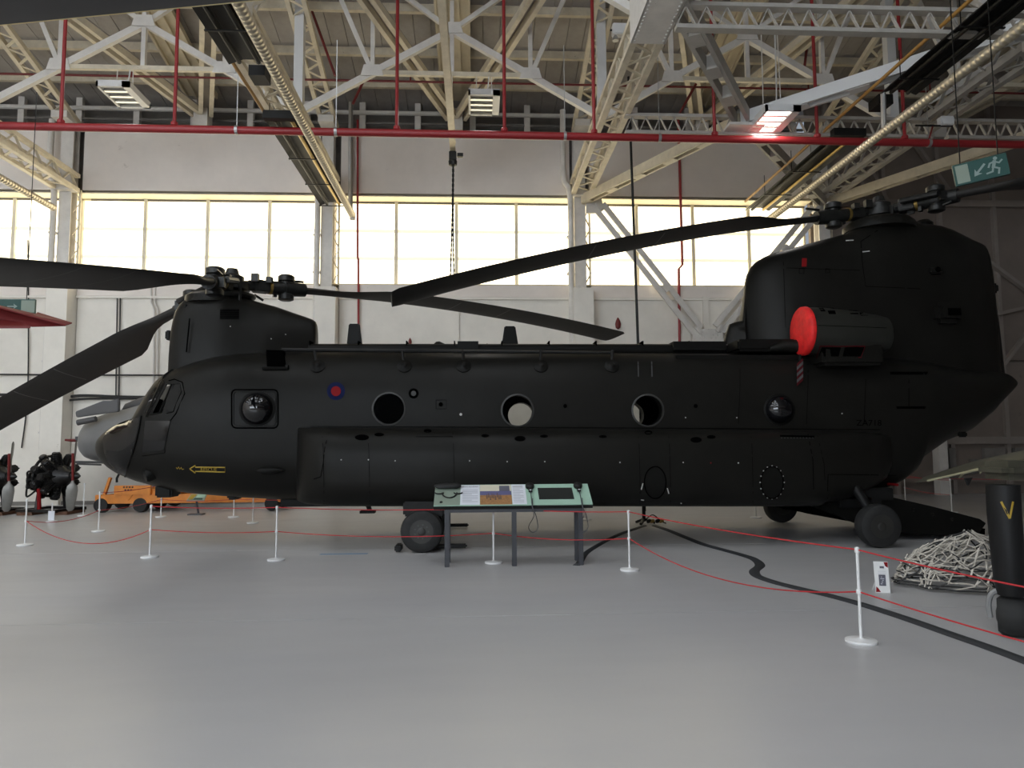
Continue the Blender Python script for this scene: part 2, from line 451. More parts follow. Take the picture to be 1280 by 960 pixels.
for (px, py) in ((512.5, 427), (772.5, 405)):
    p = at(px, py, WY - .05); k_ = .45 if px < 600 else .8; b = MB().lathe([(r_ * k_, h_ * k_) for r_, h_ in ((.02, -.2), (.09, -.14), (.11, 0), (.08, .12), (.02, .24))], p, (0, 0, 1), 12).build('red_beacon', 'redd', wall, smooth=True)
# wall camera near second column
p = at(726, 362, WY - .35)
MB().lathe([(.02, -.1), (.1, -.06), (.12, .03), (.05, .1)], p, (0, 0, 1), 12).build('dome_camera', 'white', wall, smooth=True)
# ---- vertical V-bracing between columns 3 and 4 in front of the wall
YB = WY - .32
def channel(name, a, b, w, parent, m='steel2', slots=True):
    a, b = Vector(a), Vector(b); d = (b - a).normalized(); n = Vector((0, 1, 0)); side = d.cross(n).normalized()
    c = MB()
    for s_ in (-1, 1): c.bar(a + side * s_ * w * .4, b + side * s_ * w * .4, w * .2, .16, up=side)
    o = c.build(name, m, parent)
    L = (b - a).length; k = max(2, int(L / 1.25))
    for i in range(k + 1):
        t = i / k; pl = MB(); q = a + (b - a) * t
        pl.bar(q - d * .12, q + d * .12, w * .62, .1, up=side); pl.build('batten_plate', m, o)
    return o


g0 = at(741, 262, YB); g1 = at(884, 416, YB)
gu = [at(733, 238, YB - .02), at(750, 240, YB - .02), at(755, 262, YB - .02), at(748, 266, YB - .02), at(733, 266, YB - .02)]
gz = MB().prism(gu, (0, .12, 0)).build('gusset_plate', 'steel', wall)
channel('wall_brace', at(749, 258, YB), at(872, 413, YB), .34, wall, 'steel')
channel('wall_brace', at(898, 411, YB), at(1020, 262, YB), .34, wall, 'steel')
gg = [at(866, 411, YB - .04), at(903, 411, YB - .04), at(905, 432, YB - .04), at(903, 470, YB - .04), at(866, 470, YB - .04)]
MB().prism(gg, (0, .2, 0)).build('gusset_plate', 'steel', wall)
rv = MB()
for i in range(6):
    for (x0, dx) in ((873, 2.6), (897, -2.6)):
        for k in (0, 5):
            rv.lathe([(.025, 0), (.02, -.02)], at(x0 + dx * i + k - 2, 415 + 3.5 * i, YB - .04), (0, 1, 0), 6)
tag(rv.build('rivets', 'steel', wall), kind='stuff')
# ---- right end of the back wall: tall hangar door leaves
dr = MB(); dr.box2((10.4, WY + .25, 0), (FX1, WY + .4, 13)); door = dr.build('door_1', 'dark_wall'); tag(door, kind='structure')
for i in range(6):
    xa = 10.9 + i * 1.75
    MB().box2((xa + .01, WY + .1, .35), (xa + 1.74, WY + .26, 4.0)).build('door_panel', 'dark_wall', door)
    MB().box2((xa + .01, WY + .1, 4.06), (xa + 1.74, WY + .26, 12.6)).build('door_panel', 'dark_wall', door)
    MB().box2((xa - .06, WY - .02, .0), (xa + .06, WY + .12, 12.6)).build('door_rib', 'dark_rib', door)
MB().box2((10.9, WY - .05, 3.2 - 1.7), (21, WY + .12, 1.72)).build('door_rail', 'dark_rib', door)
MB().box2((10.9, WY - .05, 8.85), (21, WY + .12, 9.05)).build('door_rail', 'dark_rib', door)
for (a, b) in (((1228, 322), (1300, 375)), ((1240, 394), (1300, 380)), ((1249, 462), (1300, 395)), ((1118, 270), (1076, 190)), ((1190, 245), (1130, 160)), ((1085, 245), (1062, 205))):
    MB().bar(at(*a, WY - .1), at(*b, WY - .1), .1, .16, up=(0, 1, 0)).build('door_brace', 'dark_rib', door)
c = MB().box2((15.1 - .12, WY - .3, 0), (15.1 + .12, WY - .05, 1.7)); p = at(1176, 560, WY - .2); c = MB().box2((p.x - .14, WY - .3, 0), (p.x + .14, WY, p.z + .3)); c.build('door_post', 'steel', door)
for (px0, px1, py0, py1) in ((1230, 1257, 560, 574), (1268, 1300, 560, 576), (1214, 1225, 574, 577), (1186, 1196, 560, 600)):
    a, b = at(px0, py0, WY - .02), at(px1, py1, WY - .02)
    MB().box2((a.x, WY - .04, b.z), (b.x, WY + .09, a.z)).build('door_hatch', 'recess', door)
# skirting line
MB().box2((FX0, WY - .36, 0), (10.4, WY - .33, .10)).build('baseboard_back', 'recess')
tag(bpy.data.objects['baseboard_back'], kind='structure')
# ---- other walls
tag(MB().box2((FX0 - .3, FY0, 0), (FX0, WY + 1, 13.5)).build('wall_left', 'wall'), kind='structure')
tag(MB().box2((FX1, FY0, 0), (FX1 + .3, WY + 1, 13.5)).build('wall_right', 'dark_wall'), kind='structure')
fw = MB(); fw.box2((FX0, FY0 - .3, 0), (FX1, FY0, 3.4)); fw.box2((FX0, FY0 - .3, 9.2), (FX1, FY0, 13.5))
tag(fw.build('wall_front', 'wall'), kind='structure')
for i in range(3):  # unseen windows added at the left end only, keeping the right side dim
    window(wn, FX0 + .2 + i * 7.9, FX0 + 7.9 + i * 7.9, FY0, 3.45, 9.15, 'fpane', face=1); wn += 1
tag(MB().box2((FX0 + 23.8, FY0 - .3, 3.4), (FX1, FY0, 9.2)).build('wall_front', 'dark_wall'), kind='structure')

# ---- roof
RIDGE = 12.2
def zr(y): return 12.0 + .2 * (WY + .9 - y) if y > RIDGE else 12.0 + .2 * (WY + .9 - RIDGE) - .03 * (RIDGE - y)
ce = MB()
ce.add([(FX0, WY + 1, zr(WY + 1) + .3), (FX1, WY + 1, zr(WY + 1) + .3), (FX1, RIDGE, zr(RIDGE) + .3), (FX0, RIDGE, zr(RIDGE) + .3)], [(0, 1, 2, 3)])
ce.add([(FX0, RIDGE, zr(RIDGE) + .3), (FX1, RIDGE, zr(RIDGE) + .3), (FX1, FY0, zr(FY0) + .3), (FX0, FY0, zr(FY0) + .3)], [(0, 1, 2, 3)])
roof = ce.build('ceiling', 'board'); tag(roof, kind='structure')
bd = None
for r_, (ya, yb) in enumerate(((WY + .95, 17.2), (17.17, RIDGE))):
    for i in range(86):
        x = FX0 + 6 + i * .46
        if x > 22: continue
        if bd is None or r_ != bd[0]:
            m_ = MB(); d = .012
            m_.add([(0, ya, zr(ya)), (.445, ya, zr(ya)), (.445, yb, zr(yb)), (0, yb, zr(yb)), (0, ya, zr(ya) + .05), (.445, ya, zr(ya) + .05), (.445, yb, zr(yb) + .05), (0, yb, zr(yb) + .05)],
                   [(0, 1, 2, 3), (4, 7, 6, 5), (0, 4, 5, 1), (1, 5, 6, 2), (2, 6, 7, 3), (3, 7, 4, 0)])
            o = m_.build('roof_board', 'board', roof); bd = (r_, o)
        else:
            o = bd[1].copy(); COL.objects.link(o); o.parent = roof
        o.location = (x, 0, random.choice((0, .004, .008)))
for y in (20.6, 19.3, 17.75, 16.1, 14.4):
    MB().box2((FX0, y - .06, zr(y) - .2), (FX1, y + .06, zr(y) + .02)).build('purlin', 'steel2', roof)
for i in range(5):       # unseen glowing sheets added over the front left, none on the right
    for y in (-9, -2, 5):
        MB().box2((-22 + i * 5.2, y, zr(y) - .01), (-19.4 + i * 5.2, y + 4.2, zr(y) + .03)).build('unseen_light_sheet', 'roof_glow', roof)
mids = [(a + b) / 2 for a, b in zip(COLX[:-1], COLX[1:])]
# wide tan beams running away under the boards at each mid bay
for x in mids:
    y0_, y1_ = 6.0, 20.9
    b = MB(); b.bar((x, y0_, zr(y0_) - .3), (x, RIDGE, zr(RIDGE) - .3), .8, .1); b.bar((x, RIDGE, zr(RIDGE) - .3), (x, y1_, zr(y1_) - .3), .8, .1)
    o = b.build('roof_beam', 'tan', roof)
    for dx in (-.42, -.15, .15, .42):
        MB().bar((x + dx, RIDGE, zr(RIDGE) - .36), (x + dx, y1_, zr(y1_) - .36), .06, .16).build('beam_flange', 'tan', o)
# plan bracing V under the roof
for x in mids:
    for s_ in (-1, 1):
        a = Vector((x + s_ * .12, 20.9, 11.35)); b_ = Vector((x + s_ * 3.7, 11.4, 12.5))
        d = (b_ - a).normalized(); side = d.cross(Vector((0, 0, 1))).normalized()
        b = MB(); b.bar(a + side * .14, b_ + side * .14, .12, .18); b.bar(a - side * .14, b_ - side * .14, .12, .18)
        o = b.build('roof_brace', 'steel2', roof)
        MB().bar(a + Vector((0, 0, .14)), b_ + Vector((0, 0, .14)), .34, .03).build('brace_plate', 'board', o)
    MB().box2((x - .2, 20.8, ZT - .1), (x + .2, 21.2, 11.6)).build('brace_bracket', 'steel', roof)
# lattice rafters at column lines
for x in COLX[1:5]:
    a0, b0 = Vector((x, 20.95, 11.0)), Vector((x, 12.3, 13.6))
    o = MB(); 
    for dx in (-.2, .2): o.bar(a0 + Vector((dx, 0, 0)), b0 + Vector((dx, 0, 0)), .11, .14)
    o = o.build('lattice_rafter', 'steel2', roof)
    l = MB(); lacing(l, a0 + Vector((-.2, 0, -.05)), b0 + Vector((-.2, 0, -.05)), a0 + Vector((.2, 0, -.05)), b0 + Vector((.2, 0, -.05)), 16, .07); l.build('lacing', 'steel2', o)
    MB().box2((x - .22, 20.3, 10.9), (x + .22, 21.3, 11.1)).build('rafter_foot', 'steel', o)
# main lattice girders along Y on the column lines
GZ = 9.0
def girder(x, y0, y1, m='steel2', w=.5, h=.42, n=24, name='lattice_girder'):
    o = MB()
    for dx in (-w / 2, w / 2):
        for z in (GZ, GZ + h): o.bar((x + dx, y0, z), (x + dx, y1, z), .13, .11)
    o = o.build(name, m, roof)
    for (p, q) in (((x - w / 2, GZ), (x + w / 2, GZ)), ((x - w / 2, GZ), (x - w / 2, GZ + h)), ((x + w / 2, GZ), (x + w / 2, GZ + h))):
        l = MB(); lacing(l, (p[0], y0, p[1]), (p[0], y1, p[1]), (q[0], y0, q[1]), (q[0], y1, q[1]), n, .07); l.build('lacing', m, o)
    k = MB(); k.box2((x - w / 2 - .03, y1 - .3, GZ - .07), (x + w / 2 + .03, y1, GZ + .08)); k.build('bearing_plate', 'steel', o)
    return o


for x in COLX[1:5]:
    o = girder(x, 1.0, 20.95, 'steel2' if x < 10 else 'steel_dim')
    # plated near part
    pl = MB(); pl.box2((x - .31, 8.2, GZ - .1), (x + .31, 12.5, GZ - .065)); pl.build('cover_plate', 'steel', o)
    rv = MB()
    for i in range(40):
        for dx in (-.26, .26): rv.lathe([(.02, 0), (.015, -.015)], (x + dx, 8.3 + i * .105, GZ - .1), (0, 0, 1), 5)
    tag(rv.build('rivets', 'steel', o), kind='stuff')
    for dx in (-.31, .31): MB().box2((x + dx - .015, 8.2, GZ - .1), (x + dx + .015, 12.5, GZ + .72)).build('cover_plate', 'steel', o)
# cross trusses (along X) at Y=17.2
TY = 17.2
def truss(xa, xb, y):
    xm = (xa + xb) / 2; zt, zp, zb = 10.72, 11.86, 9.75
    top = zr(y) + .02
    o = MB(); 
    xl, xr = xm - 1.95, xm + 1.95
    o.bar((xa + .1, y, zb), (xm, y, zp), .12, .16); o = o.build('roof_truss', 'steel', roof)
    def mem(n, a, b, w=.1, m='steel'): MB().bar(a, b, w, w * 1.1).build(n, m, o)
    mem('lower_chord', (xb - .1, y, zb), (xm, y, zp), .14)
    mem('tie', (xl, y - .02, zt), (xr, y - .02, zt), .1, 'steel2')
    mem('hanger', (xl, y, zt), (xl, y, top)); mem('hanger', (xr, y, zt), (xr, y, top)); mem('hanger', (xm, y, zt), (xm, y, top))
    mem('diagonal', (xl, y, zt), (xl - .95, y, top)); mem('diagonal', (xr, y, zt), (xr + .95, y, top))
    mem('upper_chord', (xm, y, zp), (xm - 1.5, y, top)); mem('upper_chord', (xm, y, zp), (xm + 1.5, y, top))
    for x, z in ((xl, zt), (xr, zt), (xm, zp)):
        MB().prism([(x - .28, y - .1, z - .1), (x + .28, y - .1, z - .1), (x + .2, y - .1, z + .18), (x - .2, y - .1, z + .18)], (0, .03, 0)).build('gusset_plate', 'steel', o)
    return o


for a, b in zip(COLX[:-1], COLX[1:]): truss(a, b, TY)
for a, b in zip(COLX[1:4], COLX[2:5]): truss(a, b, 12.9)
for x in COLX[1:5]:
    MB().box2((x - .11, TY - .11, GZ + .6), (x + .11, TY + .11, zr(TY))).build('roof_post', 'white', roof)
    MB().box2((x - .10, 12.9 - .1, GZ + .6), (x + .10, 13.0, zr(13))).build('roof_post', 'white', roof)
# K bracing in plan in the third and fourth bays
def xlattice(xa, xb, y, n):
    o = MB(); 
    for z in (GZ - .45, GZ - .05): o.bar((xa, y, z), (xb, y, z), .16, .07)
    o = o.build('cross_lattice', 'steel_dim', roof)
    l = MB(); lacing(l, (xa, y, GZ - .43), (xb, y, GZ - .43), (xa, y, GZ - .07), (xb, y, GZ - .07), n, .06); l.build('lacing', 'steel_dim', o)


for (a, b) in ((COLX[3], COLX[4]), (COLX[4], COLX[5])):
    xlattice(a + .2, b - .2, 15.5, 22); xlattice(a + .2, b - .2, 11.4, 20)
    N = Vector(((a + b) / 2 - .9, 15.3, GZ - .2))
    for (q, wd, m) in ((Vector((a + .1, 20.8, GZ - .15)), .24, 'steel2'), (Vector((a + .2, 11.3, GZ + .05)), .34, 'steel_dim'), (Vector((b - .1, 20.8, GZ - .15)), .24, 'steel_dim'), (Vector((b - .2, 11.6, GZ + .05)), .3, 'white')):
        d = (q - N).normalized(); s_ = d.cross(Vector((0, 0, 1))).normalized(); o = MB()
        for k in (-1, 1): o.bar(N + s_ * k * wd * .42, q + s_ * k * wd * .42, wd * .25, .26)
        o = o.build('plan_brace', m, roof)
        L = (q - N).length
        for i in range(1, int(L / 1.2) + 1): MB().bar(N + d * (i * 1.2 - .2), N + d * (i * 1.2 + .2), wd * .7, .28).build('batten_plate', m, o)
    MB().box2((N.x - .4, N.y - .25, GZ - .42), (N.x + .4, N.y + .25, GZ - .36)).build('gusset_plate', 'steel', roof)
# monorail with hoist in the middle bay
xm = at(566, 150, 19).x
mz = at(568, 203, 19.2).z
mr = MB(); mr.box2((xm - .075, 9.5, mz + .25), (xm + .075, 19.3, mz + .28)); mr.box2((xm - .075, 9.5, mz + .55), (xm + .075, 19.3, mz + .58)); mr.box2((xm - .02, 9.5, mz + .27), (xm + .02, 19.3, mz + .56))
o = mr.build('monorail', 'steel2', roof)
for y in (12.9, TY): MB().box2((xm - .05, y - .05, mz + .57), (xm + .05, y + .05, 11.0)).build('monorail_hanger', 'steel2', o)
# ================================================================== ROOF FITTINGS
ho = thing('chain_hoist', (xm, 19.0, mz), 'small dark chain hoist hanging from end of cream monorail, chain dangling', 'hoist')
MB().box((xm, 19.0, mz + .08), (.2, .22, .26)).build('trolley', 'blk', ho, bevel=.02)
MB().lathe([(.02, -.2), (.11, -.16), (.12, -.05), (.05, 0)], (xm, 19.0, mz), (0, 0, 1), 12).build('hoist_body', 'blk', ho, smooth=True)
MB().box((xm + .2, 19.0, mz + .12), (.16, .1, .1)).build('pulley', 'blk', ho)
ch = MB()
zt_ = mz - .2; zb_ = at(565, 352, 19).z
for k in (0, 1):
    n = 46
    for i in range(n):
        z = zt_ + (zb_ - zt_) * (i + .5) / n; off = k * (.02 + .10 * (i / n) ** 3) - .02 * i / n
        ch.box((xm + off - .05 * (i / n) ** 2, 19.0, z), (.042 if i % 2 else .028, .028 if i % 2 else .042, abs(zb_ - zt_) / n * 1.15))
ch.build('chain', 'blk', ho)

# hanging louvred lamps
def lamp(px, py, Y, label, lit, first=True):
    p = at(px, py, Y); W, L = .76, 1.12
    t = thing('hanging_lamp', p, label, 'lamp', 'louvred lamps hung under the roof')
    h = MB(); T = .05
    for (a, b) in (((-W / 2, -L / 2), (W / 2, -L / 2 + T)), ((-W / 2, L / 2 - T), (W / 2, L / 2)), ((-W / 2, -L / 2), (-W / 2 + T, L / 2)), ((W / 2 - .17, -L / 2), (W / 2, L / 2))):
        h.box2((p.x + a[0], p.y + a[1], p.z), (p.x + b[0], p.y + b[1], p.z + .13))
    h.box2((p.x - W / 2, p.y - L / 2, p.z + .13), (p.x + W / 2, p.y + L / 2, p.z + .15)); h.build('housing', 'white', t)
    for i in range(4):
        y = p.y - L / 2 + .16 + i * .265
        MB().tube([(p.x - W / 2 + .06, y, p.z + .07), (p.x + W / 2 - .18, y, p.z + .07)], .035, 8).build('tube', 'tube' if lit else 'tubeo', t, smooth=True)
        MB().box2((p.x - W / 2 + .05, y + .10, p.z + .01), (p.x + W / 2 - .17, y + .17, p.z + .09)).build('louvre', 'louvre', t)
    zt = 10.7
    for dx in (-.2, .2): MB().tube([(p.x + dx, p.y, p.z + .15), (p.x + dx * .9, p.y + .02, max(zt, p.z + .6))], .012, 5).build('hanging_wire', 'steel', t)
    wire('flex', [(p.x, p.y, p.z + .15), (p.x + .1, p.y, p.z + .5), (p.x + .12, p.y, max(zt, p.z + .6))], .015, 'white', t)
    return t, p


def arealight(p, e, sx, sy, col=(1, .97, .92), parent=None):
    l = bpy.data.lights.new('lamp_light', 'AREA'); l.shape = 'RECTANGLE'; l.size = sx; l.size_y = sy; l.energy = e; l.color = col
    o = bpy.data.objects.new('lamp_light', l); COL.objects.link(o)
    if parent is not None: o.parent = parent; o.location = (0, 0, -.02)
    else: o.location = p
    return o


for (px, py, lab, lit) in ((155, 122, 'louvred white lamp hanging over the left part of the helicopter nose', 0), (605, 132, 'louvred white lamp hanging just right of the monorail and hoist', 0), (966, 153, 'brightest louvred lamp, hanging left of the right black heater', 1)):
    t, p = lamp(px, py, TY - .05 if not lit else 14.9, lab, lit)
    arealight(p, LAMP_W * (1.2 if lit else 1), .5, 1.0, parent=t)
# the same lamps further forward, above and behind the photographer
for ix, x in enumerate((-19, -12.5, -6, .5)):
    for iy, y in enumerate((6.5, 0.0, -7.0)):
        t, p = None, Vector((x, y, 9.6))
        t = thing('hanging_lamp', p, 'lit louvred lamp above the photographer, ' + ('front', 'middle', 'rear')[iy] + ' row, ' + ('far left', 'left', 'right', 'far right')[ix], 'lamp', 'louvred lamps hung under the roof')
        h = MB(); h.box2((x - .38, y - .56, 9.6), (x - .33, y + .56, 9.75)); h.box2((x + .33, y - .56, 9.6), (x + .38, y + .56, 9.75)); h.box2((x - .38, y - .56, 9.73), (x + .38, y + .56, 9.75))
        h.build('housing', 'white', t)
        for k in range(4): MB().tube([(x - .3, y - .4 + k * .26, 9.67), (x + .3, y - .4 + k * .26, 9.67)], .035, 6).build('tube', 'tube', t)
        MB().tube([(x, y, 9.75), (x, y, zr(y))], .012, 5).build('hanging_wire', 'steel', t)
        arealight(p, LAMP_W * 2, .6, 1.0, col=(.95, .97, 1), parent=t)

# black radiant heaters with ducts
def hood(x, y0, y1, z, w, parent):
    h = MB()
    for (xa, xb, za, zb) in ((-w * .5, -w * .16, z, z + .1), (-w * .16, w * .16, z + .1, z + .1), (w * .16, w * .5, z + .1, z)):
        h.add([(x + xa, y0, za), (x + xb, y0, zb), (x + xb, y1, zb), (x + xa, y1, za), (x + xa, y0, za + .02), (x + xb, y0, zb + .02), (x + xb, y1, zb + .02), (x + xa, y1, za + .02)],
              [(0, 1, 2, 3), (4, 7, 6, 5), (0, 4, 5, 1), (1, 5, 6, 2), (2, 6, 7, 3), (3, 7, 4, 0)])
    o = h.build('reflector_hood', 'blk', parent)
    for dx in (-.17, .17):
        MB().tube([(x + dx, y0 + .05, z + .02), (x + dx, y1 - .05, z + .02)], .04, 8).build('radiant_tube', 'brass' if dx > 0 and y0 > 14.5 else 'blk', parent, smooth=True)
    y = y0 + .3
    while y < y1:
        MB().box2((x - w * .52, y - .02, z - .05), (x + w * .52, y + .02, z - .03)).build('cross_strap', 'blk', parent)
        MB().tube([(x - w * .5, y, z - .04), (x - w * .5, y, GZ + .0)], .01, 4).build('hanger_rod', 'blk', parent)
        y += 1.7
    MB().box2((x - w * .5, y0 - .18, z - .03), (x + w * .5, y0, z + .14)).build('end_box', 'blk', parent)


def spiral(x, y0, y1, z, r, parent, m='duct'):
    n = int((y1 - y0) / .11); prof = []
    for i in range(n):
        prof += [(r, i * .11), (r * 1.12, i * .11 + .012), (r * 1.12, i * .11 + .03), (r, i * .11 + .042)]
    return MB().lathe(prof, (x, y0, z), (0, 1, 0), 12).build('spiral_duct', m, parent, smooth=True, ang=60)


HZ = 8.48
for (x, lab, xd, segs) in ((-4.06, 'long black radiant heater below the roof left of the middle, two hoods in line', -3.33, ((9.6, 12.75), (15.0, 20.5))), (8.42, 'long black radiant heater running down the right of the roof above the pylon', 8.28, ((9.0, 13.4), (15.4, 20.6)))):
    t = thing('radiant_heater', (x, 15, HZ), lab, 'heater', 'black radiant heaters under the roof')
    for (a, b) in segs: hood(x, a, b, HZ, .74, t)
    spiral(xd, 8.5, 19.4, 7.85, .085, t)
    MB().box((xd, 19.45, 7.83), (.14, .12, .18)).build('duct_end', 'steel', t)
    o = MB(); o.tube([(x + (.3 if xd > x else -.3), segs[0][1], HZ + .05), (xd, segs[0][1] + .3, 7.9)], .05, 8); o.build('duct_branch', 'bright', t)
    MB().tube([(x - .42, 8.5, HZ + .22), (x - .42, 20.4, HZ + .22)], .035, 8).build('gas_pipe', 'orangep', t, smooth=True)
    MB().box((x, segs[0][1] + .6, HZ + .12), (.3, .4, .2)).build('burner_box', 'blk', t)
t = thing('spiral_duct', (-11.5, 15, 8.1), 'ribbed cream duct running to the far left column', 'duct')
spiral(at(66, 259, 20).x, 9, 20.2, at(66, 259, 20).z, .085, t).name = 'duct_run'

# red sprinkler main with drops
pa, pb = at(-60, 156.3, 15.2), at(1340, 182, 15.2)
sp = thing('sprinkler_pipe', (0, 15.2, pa.z), 'long red sprinkler main crossing the hall below the roof', 'pipe')
zz = (pa.z + pb.z) / 2
MB().tube([(pa.x, 15.2, zz + (pa.z - pb.z) / 2), (pb.x, 15.2, zz - (pa.z - pb.z) / 2)], .085, 12).build('main_pipe', 'redp', sp, smooth=True)
def zmain(x): return pa.z + (pb.z - pa.z) * (x - pa.x) / (pb.x - pa.x)
for px in (76, 218, 496, 630.5, 742.5, 893, 1021, 1130):
    p = at(px, 155, 15.2); z = zmain(p.x)
    d = MB().tube([(p.x, 15.2, z), (p.x, 15.2, zr(15.2))], .038, 8).build('drop_pipe', 'redp', sp, smooth=True)
    MB().lathe([(.055, .06), (.075, .08), (.075, .14), (.05, .17)], (p.x, 15.2, z), (0, 0, 1), 10).build('pipe_collar', 'redp', d)
for px in (296, 420, 706, 824, 1160):
    p = at(px, 160, 15.2); z = zmain(p.x); d = MB()
    d.lathe([(.1, -.03), (.1, .03)], (p.x, 15.2, z), (1, 0, 0), 12); d.tube([(p.x, 15.2, z + .08), (p.x, 15.2, 10.4)], .01, 4)
    d.build('pipe_hanger', 'bright', sp)
sb = thing('sprinkler_branch', (0, 18.6, 11), 'thin dark red branch pipe high under the roof boards', 'pipe')
a, b = at(-60, 91, 18.6), at(1340, 118, 18.6)
MB().tube([a, b], .03, 8).build('branch_pipe', 'redd', sb)
for px in (150, 330, 486, 640, 805, 990, 1150):
    q = a.lerp(b, (px + 60) / 1400); d = MB(); d.tube([q, q + Vector((0, 0, .28))], .022, 6); d.build('sprinkler_head', 'redd', sb)
for (x0, y0_, x1, y1_) in ((385, 0, 419, 95), (455, 100, 441, 130), (870, 105, 845, 150), (1010, 45, 1005, 90)):
    MB().tube([at(x0, y0_, 17.8), at(x1, y1_, 17.8)], .035, 6).build('sloping_pipe', 'redd', sb)

# black pole hanging behind the helicopter
a, b = at(785.5, 96, 17.0), at(799, 470, 17.0)
po = MB().tube([a, b, (b.x + .06, 17.0, .0)], [.03, .034, .036], 8).build('black_pole', 'blk'); tag(po, 'thin black pole rising behind the helicopter to the middle girder', 'pole')
# emergency light box by the girder
p = at(776.5, 38, 15.5)
eb = thing('emergency_light', p, 'white twin spot emergency light box beside the top of the middle girder', 'lamp')
MB().box(p, (.42, .2, .26)).build('box', 'white', eb, bevel=.02)
for dx in (-.14, .14): MB().lathe([(.03, .12), (.07, .06), (.075, 0)], p + Vector((dx, -.02, -.26)), (0, 0, 1), 10).build('spot', 'bright', eb)
MB().bar(p + Vector((.2, 0, 0)), (COLX[3] - .1, 15.5, p.z), .03).build('bracket', 'blk', eb)
p = at(1182, 152, 15.0)
eb = thing('emergency_light', p, 'small pale box lamp beside the right girder above the green sign', 'lamp')
MB().box(p, (.3, .18, .2)).build('box', 'white', eb, bevel=.02); MB().bar(p + Vector((-.7, 0, -.1)), p + Vector((.15, 0, -.1)), .03).build('bracket', 'blk', eb)
MB().tube([p + Vector((-.3, 0, -.1)), (p.x - .3, 15.2, zmain(p.x - .3))], .02, 6).build('stem', 'redd', eb)

# green exit signs
def running_man(mb, f):
    """flat pictogram strokes in sign coordinates (u right, v up), height about 1"""
    def st(a, b, w=.09):
        a, b = Vector(a), Vector(b); d = (b - a).normalized(); n = Vector((-d.y, d.x)) * w / 2; a -= d * w * .4; b += d * w * .4
        q = [a + n, b + n, b - n, a - n]; mb.add([f(p.x, p.y) for p in q], [(0, 1, 2, 3)])
    mb.add([f(.02 + .1 * math.cos(i * PI / 5), .42 + .1 * math.sin(i * PI / 5)) for i in range(10)], [tuple(range(10))])
    st((-.04, .26), (-.12, -.02), .16); st((-.02, .24), (.16, .14)); st((.16, .14), (.3, .26)); st((-.06, .26), (-.26, .2)); st((-.26, .2), (-.34, .02))
    st((-.1, -.04), (.12, -.16)); st((.12, -.16), (.06, -.42)); st((-.14, -.04), (-.2, -.26)); st((-.2, -.26), (-.46, -.3))


def sign(name, o, U, V, W, H, label, arrow, order, hang):
    """o centre, U right unit vector, V up unit vector"""
    U, V = U.normalized(), V.normalized(); N = U.cross(V)
    t = thing(name, o, label, 'sign', 'green exit signs')
    MB().prism([o - U * W / 2 - V * H / 2, o + U * W / 2 - V * H / 2, o + U * W / 2 + V * H / 2, o - U * W / 2 + V * H / 2], N * -.05).build('sign_board', 'signg', t)
    f = lambda c, k: (lambda u, v: o + U * (c + u * k) + V * (v * k) + N * .004)
    def pane(u0, u1):
        MB().add([o + U * u + V * v + N * .004 for u, v in ((u0, -H * .42), (u1, -H * .42), (u1, H * .42), (u0, H * .42))], [(0, 1, 2, 3)]).build('door_symbol', 'signl', t)
    a = MB(); g = f(order[1] * W, H * .8); ca, sa = math.cos(arrow), math.sin(arrow)
    R = lambda u, v: g(u * ca - v * sa, u * sa + v * ca)
    a.add([R(*q) for q in ((-.4, -.06), (.2, -.06), (.2, .06), (-.4, .06))], [(0, 1, 2, 3)]); a.add([R(*q) for q in ((.1, -.24), (.45, 0), (.1, .24), (.2, 0))], [(0, 1, 2, 3)])
    a.build('arrow', 'signw', t)
    m = MB(); running_man(m, f(order[2] * W, H * .85)); m.build('running_figure', 'signw', t)
    pane(order[0] * W - .12 * W, order[0] * W + .12 * W)
    for u in (-.35, .35):
        q = o + U * W * u + V * H / 2; MB().tube([q, (q.x, q.y, hang)], .008, 4).build('hanging_wire', 'blk', t)
    return t


c = at(1226, 213, 9.5); e0, e1 = at(1195, 217, 9.9), at(1257, 208, 9.1)
sU = Vector((e1.x - e0.x, -.75, 0)); cc = at(1226, 212, 9.5)
sign('exit_sign', cc, Vector((.86, -.40, 0.13)), Vector((-.11, .05, 1)), .66, .31, 'green running man sign with arrow, tilted, at upper right', math.radians(225), (-.34, -.02, .28), 10.2)
cc = at(8, 383, 15.0)
sign('exit_sign', cc, Vector((1, 0, 0)), Vector((0, 0, 1)), 1.12, .30, 'green exit sign cut by the left picture edge, arrow pointing right', 0, (.38, .1, -.22), 9)

# ================================================================== HELICOPTER
YC = 12.6
heli = thing('helicopter', (1.0, YC, 0), 'large dark olive twin rotor transport helicopter filling the middle of the hall', 'helicopter')
def sect(x, yc, zt, zb, hw, n=3.0, k=36):
    zc, hh = (zt + zb) / 2, (zt - zb) / 2; out = []
    for i in range(k):
        a = 2 * PI * i / k; c, s = math.cos(a), math.sin(a)
        out.append(Vector((x, yc + hw * math.copysign(abs(c) ** (2 / n), c), zc + hh * math.copysign(abs(s) ** (2 / n), s))))
    return out


def interp(tab, t):
    if t <= tab[0][0]: return tab[0][1:]
    for a, b in zip(tab, tab[1:]):
        if t <= b[0]:
            f = (t - a[0]) / (b[0] - a[0]); return [p + (q - p) * f for p, q in zip(a[1:], b[1:])]
    return tab[-1][1:]


